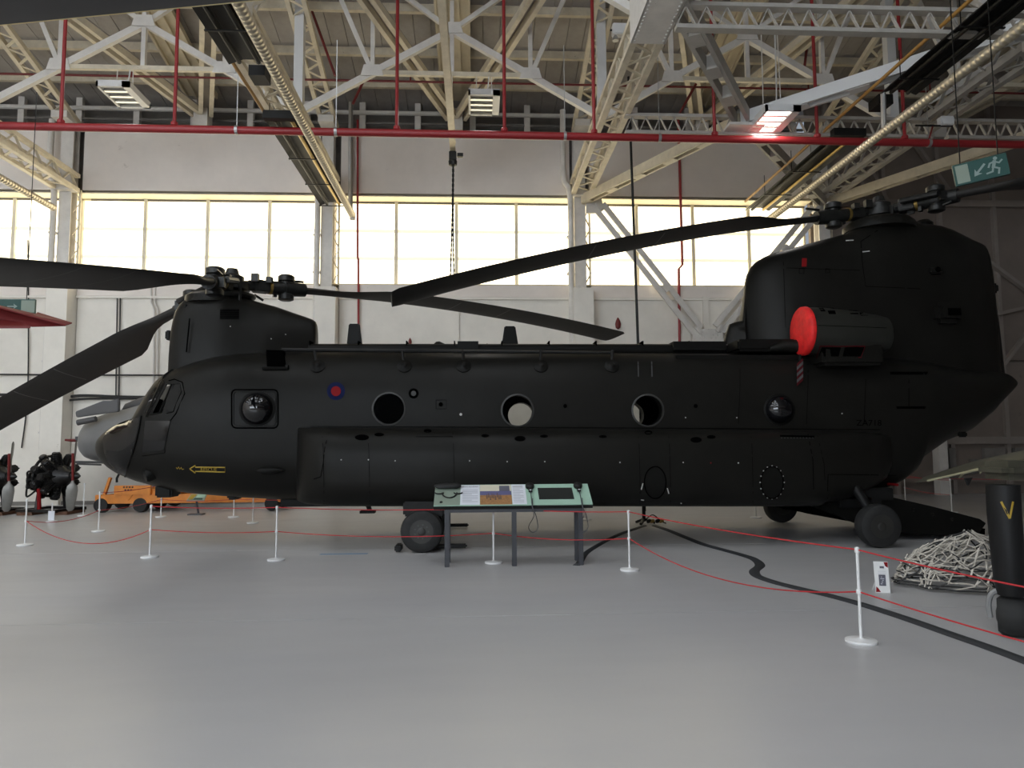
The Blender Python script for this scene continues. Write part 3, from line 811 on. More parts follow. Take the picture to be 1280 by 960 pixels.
FUS = [(126.5, 556, 560, .05, 2.0), (128, 548, 567, .28, 2.0), (131, 542, 575, .44, 2.1), (136, 536.5, 583, .56, 2.1), (144, 530, 590, .68, 2.2), (154, 525, 596, .78, 2.3), (166, 520.5, 601, .87, 2.4), (176, 516, 604.5, .93, 2.5),
       (181, 507, 606, .95, 2.5), (187, 494, 608, .98, 2.5), (195, 479, 610.5, 1.0, 2.6), (203, 467.5, 612.5, 1.03, 2.7), (213, 460.5, 615, 1.06, 2.8), (223, 456.5, 617, 1.09, 2.9), (245, 449, 619.5, 1.13, 3.1), (270, 443, 621.5, 1.16, 3.3), (304, 439, 624, 1.18, 3.5),
       (360, 437, 627, 1.18, 3.6), (640, 438, 629, 1.18, 3.6), (900, 439, 629, 1.18, 3.6), (1000, 440, 629, 1.18, 3.6), (1050, 441, 626, 1.18, 3.4), (1098, 443, 613, 1.17, 3.2), (1112, 444, 607, 1.16, 3.1), (1124, 445, 598, 1.15, 3.0), (1130, 445, 584, 1.14, 3.0), (1150, 448, 570, 1.08, 2.8), (1172, 452, 556, .98, 2.6),
       (1207, 457, 541, .78, 2.4), (1235, 459, 520, .56, 2.2), (1252, 462, 503, .40, 2.1), (1264, 467, 492, .25, 2.0), (1271, 473, 485, .13, 2.0), (1274.5, 479, 481, .03, 2.0)]
secs = []
for (px, yt, yb, hw, n) in FUS:
    Yr = YC - .35 * hw
    secs.append(sect(at(px, 530, Yr).x, YC, at(px, yt, YC - .55 * hw).z, at(px, yb, YC - .6 * hw).z, hw, n))
def fus_sec(x):
    for a, b in zip(secs, secs[1:]):
        if a[0].x <= x <= b[0].x:
            f = (x - a[0].x) / (b[0].x - a[0].x); return [p.lerp(q, f) for p, q in zip(a, b)]
    return secs[-1]


dense = []
for a, b in zip(secs, secs[1:]):
    k = max(1, int((b[0].x - a[0].x) / .35))
    for i in range(k): dense.append([p.lerp(q, i / k) for p, q in zip(a, b)])
dense.append(secs[-1])
fus = MB().loft(dense).build('fuselage', 'heli', heli, smooth=True, ang=50)
# cut the cabin void and the window openings
NS = YC - 1.18
cut = []
def cutter(mb):
    o = mb.build('cut', 'line'); cut.append(o)


x0c, x1c = at(262, 530, YC).x, at(1075, 530, YC).x
zc_ = (at(600, 438, YC).z + at(600, 629, YC).z) / 2
cutter(MB().box2((x0c, YC - .93, zc_ - .85), (x1c, YC + .93, zc_ + .82)))
cutter(MB().box2((at(196, 530, YC).x, YC - .66, at(200, 552, YC).z), (x0c + .2, YC + .66, at(200, 478, YC).z)))
WIN = [(486, 511), (647, 513), (810, 513)]
RW = .245
for (px, py) in WIN:
    p = at(px, py, NS); cutter(MB().lathe([(RW, -2), (RW, 0)], (p.x, YC, p.z), (0, 1, 0), 32))
    if px > 600: cutter(MB().lathe([(RW, 0), (RW, 2)], (p.x + .19, YC, p.z), (0, 1, 0), 32))
CW = [[(189.5, 518.5), (202, 516.5), (215, 480), (208, 480)], [(211.5, 516.5), (220, 515), (229.5, 490), (226, 480), (217.5, 480)]]
for poly in CW:
    qq = [at(a, b, YC - 1.0) for a, b in poly];
    cutter(MB().prism([Vector((q.x + .30, YC - 1.6, q.z - .03)) for q in qq], (-1.6, 3.2, .16)))     # sight line on through the far windscreen
for c in cut:
    md = fus.modifiers.new('b', 'BOOLEAN'); md.operation = 'DIFFERENCE'; md.object = c; md.solver = 'EXACT'
    c.matrix_parent_inverse = Matrix()
bpy.context.view_layer.update()
dg = bpy.context.evaluated_depsgraph_get()
old = fus.data; oldn = [v.normal.copy() for v in old.vertices]
oldb = BVHTree.FromPolygons([v.co.copy() for v in old.vertices], [list(p.vertices) for p in old.polygons])
me2 = bpy.data.meshes.new_from_object(fus.evaluated_get(dg)); fus.modifiers.clear(); fus.data = me2; me2.name = 'fuselage'
for c in cut: bpy.data.objects.remove(c)
for p in me2.polygons:
    p.use_smooth = True
me2.materials.clear(); me2.materials.append(M['heli']); me2.materials.append(M['line'])
for p in me2.polygons:
    c = p.center + Vector(heli.location)
    inside = abs(c.y - YC) < .95 and x0c - 1.2 < c.x < x1c + .05 and abs(c.z - zc_) < .87 and abs(p.normal.dot(Vector((0, c.y - YC, c.z - zc_)))) >= 0
    p.material_index = 0
    if abs(c.y - YC) < .94 and (x0c - .01) <= c.x <= (x1c + .01) and abs(c.z - zc_) < .86 and p.normal.dot(Vector((0, c.y - YC, c.z - zc_))) < 0: p.material_index = 1
nn = [None] * len(me2.loops)
for p in me2.polygons:
    loc, fn, fi, dist = oldb.find_nearest(p.center)
    outer = dist < .03 and fn.dot(p.normal) > .7
    for li in p.loop_indices:
        if not outer: nn[li] = tuple(p.normal); continue
        co_ = me2.vertices[me2.loops[li].vertex_index].co; l2, f2, i2, d2 = oldb.find_nearest(co_)
        acc = Vector((0, 0, 0))
        for vi in old.polygons[i2].vertices: acc += oldn[vi] / (1e-4 + (old.vertices[vi].co - l2).length_squared)
        nn[li] = tuple(acc.normalized())
me2.normals_split_custom_set(nn)
# dark cabin floor/ceiling left as the void's faces; outer lofts used for raycasting
def bvh_of(objs):
    vs, fs = [], []
    for o in objs:
        off = origin(o); k = len(vs); vs += [v.co + off for v in o.data.vertices]; fs += [[k + i for i in p.vertices] for p in o.data.polygons]
    return BVHTree.FromPolygons(vs, fs)


def part(mb, name, m, parent=None, **k): return mb.build(name, m, parent or heli, **k)


# ---- sponsons
SP = [(364, 535, 626, .05, 3.0), (368, 534.5, 628.5, .16, 3.0), (376, 534.3, 630.5, .30, 3.0), (388, 534.2, 632, .42, 3.0), (404, 534.2, 633, .51, 3.0), (430, 534.3, 633.5, .57, 3.0), (640, 535, 633.5, .60, 3.0), (1000, 537, 633.5, .60, 3.0), (1028, 537.5, 633, .58, 3.0), (1034, 537.6, 629, .56, 3.0), (1060, 538, 626.5, .46, 2.9), (1090, 539, 616, .33, 2.8), (1112, 541, 606, .2, 2.7), (1124, 543, 598, .10, 2.6), (1132, 546, 583, .03, 2.5)]
spo = []
for s_ in (-1, 1):
    ss = []
    for (px, yt, yb, hw, n) in SP:
        ss.append(sect(at(px, 585, YC - 1.55).x, YC + s_ * 1.16, at(px, yt, YC - 1.2).z, at(px, yb, YC - 1.35).z, hw, n, 32))
    if s_ == 1: ss = [q[::-1] for q in ss]
    spo.append(part(MB().loft(ss), 'sponson', 'heli', smooth=True, ang=50))
# ---- pylons
def pylon(name, tab, zb, wtab, m='heli', ypl=YC, p=2.6):
    """tab: (px, py) top contour ; wtab: (px, half width)"""
    k = 20; ss = []
    for (px, py) in tab:
        q = at(px, py, ypl); hw = interp(wtab, px)[0]; zt = max(q.z, zb + .02); s = []
        for i in range(k):
            a = PI * i / (k - 1); c, sn = math.cos(a), math.sin(a)
            s.append(Vector((q.x, YC + hw * math.copysign(abs(c) ** (2 / p), c), zb + (zt - zb) * abs(sn) ** (2 / (p + .8)))))
        ss.append(s)
    return part(MB().loft(ss), name, m, smooth=True, ang=55)


zroof = at(600, 440, YC).z
PF = [(220.5, 449), (221, 440), (222, 425), (224.5, 408), (227, 392), (228.5, 384), (232, 379), (238, 374.5), (246, 371.5), (255, 369.8), (264, 368.7), (275, 368), (286, 368), (295, 369.2), (303, 371), (311, 374), (320, 377), (333, 380.5), (346, 384), (359, 388.5), (372, 393), (382, 396.3), (391, 399.5), (394.5, 402), (396, 406)]
fpy = pylon('forward_pylon', PF, zroof - .45, [(220, .12), (222, .34), (226, .46), (240, .56), (280, .60), (340, .50), (396, .16)])
PA = [(904, 433), (907, 418), (911.5, 405.5), (918, 403), (926, 401), (928, 385), (930, 368), (931.5, 353), (934, 343), (938, 335), (944, 328), (952, 323), (962, 318.5), (975, 315), (992, 310.5), (1010, 305.5), (1035, 299), (1055, 293.5), (1062, 288), (1072, 282.5), (1086, 279.5), (1102, 277.5), (1120, 276), (1134, 278), (1143, 281), (1155, 282), (1167, 283.5), (1182, 288), (1196, 294), (1210, 300), (1222, 304.5), (1227, 307), (1229.5, 312), (1233, 340), (1238, 367), (1242, 392), (1246, 425), (1250, 458)]
apy = pylon('aft_pylon', PA, zroof - .62, [(904, .06), (912, .14), (926, .24), (930, .10), (936, .2), (946, .33), (962, .46), (1000, .60), (1100, .68), (1180, .52), (1225, .3), (1234, .2), (1250, .12)], p=3.0)
# rotor mast fairings
def dome(px, py, rx, h, name):
    q = at(px, py, YC)
    return part(MB().lathe([(rx, -.12), (rx * .98, 0), (rx * .86, h * .45), (rx * .6, h * .8), (rx * .2, h)], q, (0, 0, 1), 28), name, 'heli', smooth=True)


dome(1098, 283, .62, .16, 'mast_fairing'); dome(268, 373, .48, .10, 'mast_fairing')
# exhaust box hump on pylon top back
part(MB().lathe([(.16, -.15), (.16, .08), (.1, .14)], at(1155, 285, YC), (0, 0, 1), 16), 'cooling_cap', 'heli', smooth=True)
# ---- spine tunnel, with light strip
xs0, xs1 = at(392, 435, YC).x, at(908, 435, YC).x
tn = MB(); tn.loft([sect(x, YC, at(640, 430.5, YC - .15).z, zroof - .12, .42, 3.5, 24) for x in (xs0, xs1)]); part(tn, 'drive_shaft_tunnel', 'heli2', smooth=True)
for a, b in ((960, 1100),):
    pass
for i in range(9):
    xa = xs0 + (xs1 - xs0) * i / 9
    part(MB().box2((xa + .01, YC - .40, zroof + .0), (xa + .03, YC + .4, at(640, 430, YC).z)), 'tunnel_joint', 'line')
for (px0, px1) in ((572, 598), (840, 905)):
    a, b = at(px0, 433, YC - .4), at(px1, 433, YC - .4)
    part(MB().box2((a.x, YC - .5, zroof - .03), (b.x, YC - .2, at(640, 428.5, YC - .3).z)), 'roof_walkway', 'heli2')
# antennas and blisters on the roof
def fin(px0, px1, pxt0, pxt1, ytop, Y, name='blade_antenna'):
    P = [at(px0, 436, Y), at(px1, 436, Y), at(pxt1, ytop, Y), at(pxt0, ytop, Y)]
    for q in P[:2]: q.z -= .06
    part(MB().prism([v + Vector((0, -.05, 0)) for v in P], (0, .1, 0)), name, 'heli2', bevel=.015)


fin(433, 454, 436.5, 449.5, 405, YC + .1); fin(626, 649, 630.5, 644, 408, YC + .1)
for (px, w_, h_) in ((552, 28, 7.5), (462, 14, 4), (610, 8, 5)):
    q = at(px, 434, YC - .1); s = w_ / 900 * YC
    part(MB().loft([[Vector((q.x + s * u, YC - .1 + .16 * ww * math.cos(a), q.z - .08 + (h_ / 900 * YC + .08) * ww * max(0, math.sin(a)))) for a in [PI * i / 8 for i in range(9)]] for u, ww in ((-.5, .1), (-.42, .6), (-.25, .95), (-.1, 1), (.15, .75), (.4, .3), (.5, .05))]), 'roof_blister', 'heli2', smooth=True)
BV = bvh_of([fus, spo[0], fpy, apy])
def hit(px, py, bv=None):
    d = ray(px, py).normalized(); h = (bv or BV).ray_cast(EYE, d)
    if h[0] is None:
        return at(px, py, NS), Vector((0, -1, 0))
    n = h[1]
    if n.dot(d) > 0: n = -n
    return h[0], n


def decal(name, poly, m, off=.006, grid=8, parent=None, bv=None, fs=None, solid=.0):
    """a thin raised patch on the skin; poly lists (px,py) corners"""
    bm = bmesh.new()
    if fs is None:
        bm.faces.new([bm.verts.new((x, y, 0)) for x, y in poly])
    else:
        vv = [bm.verts.new((x, y, 0)) for x, y in poly]
        for f in fs:
            try: bm.faces.new([vv[i] for i in f])
            except ValueError: pass
    xs = [v.co.x for v in bm.verts]; ys = [v.co.y for v in bm.verts]
    for ax, lo, hi in ((0, min(xs), max(xs)), (1, min(ys), max(ys))):
        c = lo + grid
        while c < hi:
            no = (1, 0, 0) if ax == 0 else (0, 1, 0); p0 = (c, 0, 0) if ax == 0 else (0, c, 0)
            bmesh.ops.bisect_plane(bm, geom=bm.verts[:] + bm.edges[:] + bm.faces[:], plane_co=p0, plane_no=no); c += grid
    bmesh.ops.triangulate(bm, faces=bm.faces[:])
    mb = MB(); idx = {}
    for v in bm.verts:
        h, n = hit(v.co.x, v.co.y, bv); idx[v] = len(mb.v); mb.v.append(h + n * off)
    for f in bm.faces: mb.f.append([idx[v] for v in f.verts]); mb.mi.append(0)
    bm.free(); o = part(mb, name, m, parent)
    for p in o.data.polygons: p.use_smooth = True
    # face outward (towards the outside of the skin)
    bm = bmesh.new(); bm.from_mesh(o.data); offv = origin(o)
    for f in bm.faces:
        if f.normal.dot(f.calc_center_median() + offv - EYE) > 0: f.normal_flip()
    bm.to_mesh(o.data); bm.free()
    return o


def circ(px, py, rx, ry=None, n=28, a0=0, a1=2 * PI): return [(px + rx * math.cos(a0 + (a1 - a0) * i / n), py + (ry or rx) * math.sin(a0 + (a1 - a0) * i / n)) for i in range(n)]
def strip(pts, w):
    out = [];  n = len(pts)
    L, R = [], []
    for i, p in enumerate(pts):
        a, b = Vector(pts[max(0, i - 1)]), Vector(pts[min(n - 1, i + 1)]); d = (b - a).normalized(); q = Vector((-d.y, d.x)) * w / 2
        L.append((p[0] + q.x, p[1] + q.y)); R.append((p[0] - q.x, p[1] - q.y))
    return L + R[::-1]


def seam(pts, w=.8, m='line', name='panel_seam', off=.003): return decal(name, strip(pts, w), m, off, 10)
def rrect(x0, y0, x1, y1, r, n=5):
    out = []
    for (cx, cy, a) in ((x1 - r, y1 - r, 0), (x0 + r, y1 - r, PI / 2), (x0 + r, y0 + r, PI), (x1 - r, y0 + r, 3 * PI / 2)):
        out += [(cx + r * math.cos(a + i * PI / 2 / n), cy + r * math.sin(a + i * PI / 2 / n)) for i in range(n + 1)]
    return out


def outline(name, poly, w, m, off=.008, closed=True):
    P = [hit(*q) for q in poly]; pts = [h + n * off for h, n in P]
    return part(MB().tube(pts + ([pts[0]] if closed else []), w, 5), name, m, smooth=True)


# ---- round windows: ring and glass
for (px, py) in WIN:
    p = at(px, py, NS); 
    for s_ in (-1, 1):
        y = YC + s_ * 1.175; xx = p.x + (.19 if s_ > 0 else 0)
        rg = part(MB().lathe([(RW - .004, -.03), (RW + .022, -.03), (RW + .022, .008), (RW + .012, .014), (RW - .004, .014)], (xx, y, p.z), (0, s_, 0), 36, caps=False), 'window_ring', 'ring', smooth=True)
        part(MB().add([(xx + RW * math.cos(i * PI / 16), y - s_ * .02, p.z + RW * math.sin(i * PI / 16)) for i in range(32)], [tuple(range(32))]), 'window_glass', 'glassc', rg)
# bubble windows
for (px, py, r) in ((321.5, 511, 19), (974, 512, 17.5)):
    h, n = hit(px, py); n = Vector((0, -1, 0)); R = r / 900 * h.y * 1.0
    prof = [(R * math.sin(a), R * .75 * math.cos(a)) for a in [PI / 2 - i * PI / 20 for i in range(10)]] + [(.002, R * .75)]
    rg = part(MB().lathe([(R, -.05), (R * 1.16, -.03), (R * 1.16, .012), (R * 1.04, .02), (R, .015)], h, n, 36), 'bubble_ring', 'heli2', smooth=True)
    part(MB().lathe(prof, h + n * .01, n, 36), 'bubble_window', 'bubble', rg, smooth=True)
outline('door_frame', rrect(289.5, 487, 347.5, 535, 6), .012, 'line', .004); outline('door_frame', rrect(292, 489.5, 345, 532.5, 5), .006, 'heli2', .006)
# ---- cockpit glazing
decal('nose_window', [(129, 549), (133, 541), (140, 535), (151, 529), (163, 525), (176, 521), (174, 535), (171, 548), (166, 566), (160, 583), (157, 594), (146, 588), (136, 578), (131, 566)], 'nosegl', .012, 5)
outline('nose_frame', [(176.5, 520), (174, 535), (171, 548), (166, 566), (160, 583), (157, 595)], .018, 'heli2', .012, False)
decal('door_window', [(182, 526), (213, 526), (209, 545), (205, 563), (178, 566)], 'nosegl', .01, 6)
decal('windscreen', [(181, 515), (187, 499), (196, 481), (204, 471), (206, 478), (199, 492), (191, 508), (186, 518)], 'nosegl', .01, 5)
for poly in CW:
    zc = [at(a, b, YC - 1.0) for a, b in poly]
    pts = []
    for a, b in poly:
        x = at(a, b, YC - 1.0)
        best = min((q for q in fus_sec(x.x) if q.y < YC), key=lambda q: abs(q.z - x.z)); pts.append(Vector((x.x, best.y + .0, x.z)))
    fr = part(MB().tube(pts + [pts[0]], .016, 5), 'side_window_frame', 'heli2', smooth=True)
    part(MB().add([p_ + Vector((0, .02, 0)) for p_ in pts], [tuple(range(len(pts)))]), 'side_window', 'glassc', fr)
outline('windscreen_post', [(183, 521), (190, 505), (198, 487), (206, 470), (216, 463)], .022, 'heli2', .01, False)
outline('door_seam', [(212, 527), (220, 517), (231, 492), (228, 478), (218, 474), (211, 476)], .008, 'line', .004, False)
outline('door_seam', [(178, 570), (206, 566), (213, 526)], .006, 'line', .004, False)
# seats inside cockpit
for dy in (-.35, .35):
    q = at(205, 520, YC); s = part(MB().box((q.x, YC + dy, q.z - .1), (.14, .45, .75)), 'pilot_seat', 'line', bevel=.03)
# pitot and lights on nose
h, n = hit(186, 594); part(MB().lathe([(.1, -.1), (.11, .03), (.09, .06)], h, Vector((-.75, -.55, -.3)), 16), 'landing_light', 'heli2', smooth=True)
h, n = hit(339, 588); part(MB().tube([h + Vector((-.22, -.03, 0)), h + Vector((-.12, -.07, 0)), h + Vector((.08, -.07, 0)), h + Vector((.22, -.02, 0))], [.01, .05, .05, .01], 8), 'skin_blister', 'heli2', smooth=True)
h = at(225, 420, YC - .2); part(MB().box((at(219.5, 420, YC).x, YC - .25, h.z), (.09, .16, .16)), 'pylon_light', 'heli2', bevel=.02)
part(MB().tube([at(222, 448, YC - .35), at(224, 425, YC - .38), at(229, 392, YC - .4), at(233, 381, YC - .4)], .03, 6), 'pylon_rib', 'heli2', smooth=True)
part(MB().tube([at(233, 440, YC - .62), at(235, 420, YC - .62), at(237, 398, YC - .6)], .012, 6), 'pylon_rib', 'line', smooth=True)
# grilles
def grille(x0, y0, x1, y1, n=5, sk=0):
    g = decal('grille', [(x0 + sk, y0), (x1 + sk, y0), (x1, y1), (x0, y1)], 'line', .006, 6)
    for i in range(n):
        t = (i + .5) / n; xx = sk * (1 - t)
        decal('grille_bar', strip([(x0 + xx, y0 + (y1 - y0) * t), (x1 + xx, y0 + (y1 - y0) * t)], .7), 'heli2', .012, 8, parent=g)


grille(275, 386.5, 299, 399, 5)
# ---- markings
decal('roundel_blue', circ(420, 489, 11.3), 'rblue', .004, 5); decal('roundel_red', circ(420, 489, 6.2), 'rred', .007, 5)
decal('small_disc', circ(517, 491.8, 6.4), 'line', .004, 5); decal('small_disc', circ(517, 491.8, 3.2), 'grey', .007, 5)
for (px, py, r) in ((551, 505.5, 2.8), (706.5, 507.5, 2.6), (869.5, 507.5, 2.6), (576, 518, 1.7), (381, 394, 0)):
    if r: decal('skin_port', circ(px, py, r, n=10), 'line' if r > 2 else 'spot', .005, 4)
outline('port_plate', [(545, 500), (558, 500), (558, 511), (545, 511)], .004, 'line', .003)
for (px, py) in ((426.5, 574.7), (460.5, 574.7), (494, 576), (587, 576), (634, 577), (681, 577), (775, 578), (854, 578), (888.5, 578.7), (923, 578.7), (857, 522), (921, 522), (1052.5, 517), (851.5, 629), (357, 418), (288, 408), (339, 423.5)):
    h, n = hit(px, py); part(MB().lathe([(.011, 0), (.008, .010)], h, n, 8), 'fastener', 'spot' if py != 578.7 or px != 888.5 else 'rred')
arrow = [(237.5, 586), (244.5, 581.6), (244.5, 583.8), (281.5, 584.2), (281.5, 590), (244.5, 589), (244.5, 591.2)]
outline('rescue_arrow', arrow, .010, 'yel', .006)
def decal_text(name, body, px, py, hpx, m, wscale=1.0, slope=0.0):
    vs, fs = text_mesh(body, hpx * 1.38)
    return decal(name, [(px + v.x * wscale, py - v.y + slope * v.x) for v in vs], m, .007, 12, fs=fs)


decal_text('rescue_text', 'RESCUE', 261, 587, 4.3, 'yel', 1.0)
outline('rescue_scribble', [(220.5, 584), (222, 586), (223.5, 583.5), (225, 586.5), (226.5, 584), (228, 586.8), (230, 586)], .007, 'yel', .006, False)
decal_text('serial_number', 'ZA718', 1086, 529, 7.5, 'line', 1.1)
for px in (797.5, 814.5): decal('roof_mark', strip([(px, 452), (px + .5, 471)], 1.2), 'grey', .005, 6)
# seams
seam([(388, 533), (440, 533.3), (640, 534), (1100, 537)], .9)
seam([(411, 541), (406, 560), (404, 580), (401, 596), (392, 599)], 1.0)
for px in (402, 459, 565, 797, 835, 938): seam([(px, 536), (px + 2, 560), (px + 3, 600), (px + 3, 630)], .6)
for px in (925, 1010, 1082): seam([(px, 455), (px, 480), (px - 2, 530)], .6)
seam([(1010, 543), (1016, 575), (1017, 612)], .9); seam([(1022, 545), (1030, 580), (1031, 600)], .6)
seam([(1035, 593), (1120, 594)], .8); seam([(1035, 593), (1034, 630)], .8)
seam([(566, 541), (566, 546), (520, 546)], .8)
seam([(975, 545), (1018, 546)], 2.2)
for i in range(11):
    h, n = hit(977 + i * 3.9, 547.5); part(MB().lathe([(.010, 0), (.007, .008)], h, n, 6), 'fastener', 'grey')
for (px, py, rx, ry) in ((452.5, 547, 9, 3.6), (474, 543.5, 6, 2.2), (650, 548.5, 7, 3.4), (680, 545.5, 5, 1.8), (753.5, 546, 5, 1.8), (606.5, 545, 5, 2), (870, 550, 7, 3.6), (889, 546.5, 5.5, 2.2), (534.5, 539, 5, 2.2), (810.5, 541, 5, 2.6)):
    decal('filler_recess', circ(px, py, rx, ry, 16), 'line', .005, 5)
for (px, py, r) in ((819, 603, 12.5), (965, 603, 13)):
    d = decal('oval_panel', circ(px, py, r, 19), 'wood' if 0 else 'heli2', .006, 6)
    outline('oval_frame', circ(px, py, r + 1, 20), .008, 'line', .006)
for i in range(16):
    a = 2 * PI * i / 16; h, n = hit(965 + 15 * math.cos(a), 603 + 20.5 * math.sin(a)); part(MB().lathe([(.011, 0), (.008, .01)], h, n, 6), 'fastener', 'spot')
for pts in ([(803.5, 604), (801.5, 612)], [(834, 610), (836, 617)], [(801, 624.5), (805, 625)]):
    decal('paint_scratch', strip(pts, 1.2), 'spot', .006, 6)
# pylon marks
decal('red_mark', [(1002.5, 323), (1008.5, 323), (1008, 333.5), (1002, 333.5)], 'rred', .006, 6)
outline('pylon_plate', [(999, 336), (1005, 336), (1005, 342), (999, 342)], .004, 'line', .003); outline('pylon_plate', [(1032, 336), (1037, 336), (1037, 341), (1032, 341)], .004, 'line', .003)
seam([(1097, 288), (1076, 302), (1078, 330), (1082, 358), (1150, 361)], .8); seam([(979, 318), (982, 410)], .7); seam([(983, 335), (1075, 338)], .6)
for (x0, y0, x1, y1) in ((1057, 301, 1067, 300.5), (1078, 315, 1087, 314)):
    decal('bright_scratch', strip([(x0, y0), (x1, y1)], 1.2), 'spot', .006, 6)
def bulge(name, px, py, w_, h_, d_):
    hh, n = hit(px, py); W, H = w_ / 900 * hh.y, h_ / 900 * hh.y
    return part(MB().box(hh + Vector((0, .0, 0)), (W, d_, H)), name, 'heli', bevel=min(W, H) * .22, smooth=True), hh


o, hh = bulge('warning_sensor', 1181, 392, 34, 28, .36); part(MB().box(hh + Vector((.05, -.18, 0)), (.22, .03, .12)), 'sensor_face', 'line', o)
o, hh = bulge('side_light', 1168, 338.5, 18, 10, .2); part(MB().lathe([(.05, .1), (.03, .13)], hh, (0, -1, 0), 12), 'lamp_lens', 'line', o)
q = at(1240, 361, YC); part(MB().box((q.x, YC, q.z), (.16, .2, .18)), 'tail_light', 'heli', bevel=.04)
decal('step_recess', [(1112, 465), (1160, 465), (1158, 468.5), (1113, 468.5)], 'line', .006, 8); decal('step_recess', [(1120, 508), (1157, 508), (1156, 511), (1121, 511)], 'line', .006, 8)
seam([(1136, 468), (1136, 508)], .7)
h, n = hit(1203, 543); part(MB().box(h, (.12, .1, .09)), 'tail_fitting', 'heli2', bevel=.02)
# ---- hand rail with posts
ry = YC - .86
rz = at(560, 438.5, ry).z
hr = part(MB().tube([at(352, 437, ry), at(766, 441, ry)], .028, 8), 'hand_rail', 'blk', smooth=True)
for (px0, px1) in ((393, 397), (503, 505.5), (578.5, 579.5), (676, 676), (765.5, 764.5)):
    h, n = hit(px1, 458); t = at(px0, 438.5, ry)
    ps = part(MB().tube([t, h], .026, 8), 'rail_post', 'blk', smooth=True)
    part(MB().lathe([(.11, -.04), (.12, .02), (.06, .035), (.03, .06)], h, n, 20), 'post_foot', 'heli2', ps, smooth=True)
h0 = [at(333, 437.5, ry), at(354, 438, ry), at(356.5, 458, ry - .25), at(334, 458, ry - .25)]
part(MB().prism([v + Vector((0, .12, 0)) for v in h0], (0, -.14, 0)), 'roof_step', 'line')
h, n = hit(345, 459.5); part(MB().tube([h + Vector((-.2, -.02, 0)), h + Vector((.2, -.02, 0))], .045, 8), 'step_foot', 'heli2', smooth=True)
h, n = hit(905, 447); part(MB().box2((hit(846, 450)[0].x, h.y - .06, h.z - .04), (hit(1012, 450)[0].x, h.y + .1, h.z + .035)), 'roof_gutter', 'heli2')
# ---- engine nacelle
NY = YC - 1.12
nc0, nc1 = at(1003, 414, NY), at(1109, 419, NY)
def nsec(t, r, n=2.2):
    c = nc0.lerp(nc1, t); return [Vector((c.x, c.y + r * .95 * math.copysign(abs(math.cos(a)) ** (2 / n), math.cos(a)), c.z + r * math.copysign(abs(math.sin(a)) ** (2 / n), math.sin(a)))) for a in [2 * PI * i / 32 for i in range(32)]]


for s_ in (0, 1):
    mv = Vector((0, 2 * (YC - NY) * s_, 0))
    L = MB().loft([[v + mv for v in nsec(t, r)] for t, r in ((0, .36), (.01, .385), (.1, .395), (.3, .395), (.6, .37), (.85, .325), (.96, .29), (1, .2))])
    nac = part(L, 'engine_nacelle', 'nacelle', smooth=True)
    if s_ == 0: nacelle = nac
    # pylon stub joining the engine to the body
    a = nc0.lerp(nc1, .25) + mv; b = nc0.lerp(nc1, .85) + mv
    a = nc0.lerp(nc1, .14) + mv; sg = 1 if s_ else -1; st = MB(); st.box2((a.x, min(a.y + sg * .27, YC), a.z - .58), (b.x, max(a.y + sg * .27, YC), a.z - .2)); part(st, 'engine_mount', 'heli', bevel=.05)
    cv = nc0 + mv + Vector((-.02, 0, 0)); r = .40
    pr = [(r, .07), (r * 1.02, .05), (r * 1.0, .0), (r * .93, -.025), (r * .5, -.04), (.005, -.045)]
    ic = part(MB().lathe(pr, cv, (1, 0, 0), 32), 'intake_cover', 'red', smooth=True); ic['label'] = 'round red fabric engine intake cover'
BVN = bvh_of([nacelle] + [o for o in heli.children if o.name.startswith('engine_mount')][:1])
for (x0, y0, x1, y1, sk) in ((1026, 385.5, 1032, 389.5, -3), (1036, 385, 1045, 393, -3), (1063, 388, 1073, 393, -2), (1076, 391, 1085, 395, -2)):
    decal('nacelle_grille', [(x0 + sk, y0), (x1 + sk, y0), (x1, y1), (x0, y1)], 'line', .006, 4, bv=BVN)
decal('nacelle_port', circ(1018, 397.8, 2, n=10), 'line', .006, 4, bv=BVN)
decal('nacelle_seam', strip([(1013, 406.5), (1060, 408), (1108, 410)], .7), 'line', .004, 10, bv=BVN)
g_ = []
for (x0, x1) in ((1024, 1049), (1053, 1078)):
    decal('cooling_opening', [(x0 + 3, 434), (x1 + 2, 434), (x1 - 1, 445.5), (x0, 445.5)], 'line', .006, 8, bv=BVN)
P = [hit(*q, BVN) for q in ((1025, 432.5), (1081, 433), (1076, 447), (1021, 447))]; pp = [h + n * .008 for h, n in P]
part(MB().tube(pp + [pp[0]], .012, 5), 'opening_outline', 'dkred')
# warning streamer under the cover
fl_ = MB(); q0 = at(1000, 443, NY - .1); q1 = at(1000, 479, NY - .12); W = .055
for i in range(9):
    a, b = q0.lerp(q1, i / 9), q0.lerp(q1, (i + 1) / 9); fl_.cur = 0 if i < 2 else (1 + i % 2)
    w0 = .02 if i < 2 else W
    dz = .05 if i >= 2 else 0
    fl_.add([a + Vector((-w0, 0, -dz)), a + Vector((w0, 0, dz)), b + Vector((w0, 0, dz)), b + Vector((-w0, 0, -dz))], [(0, 1, 2, 3)])
so = part(fl_, 'warning_streamer', ['blk', 'dkred', 'grey']); so['label'] = 'red and white striped warning streamer'
# fairing foot before nacelle
q = at(985, 434, YC - .9); part(MB().tube([at(962, 436, YC - .95), at(980, 432, YC - .95), at(1008, 433, YC - 1.0)], [.04, .10, .12], 10), 'engine_fairing', 'heli', smooth=True)
q0, q1 = at(912, 432, YC - .55), at(1000, 438, YC - .55)
part(MB().box2((q0.x, YC - .95, q1.z - .06), (q1.x, YC, q0.z + .06)), 'engine_deck', 'heli2', bevel=.04)

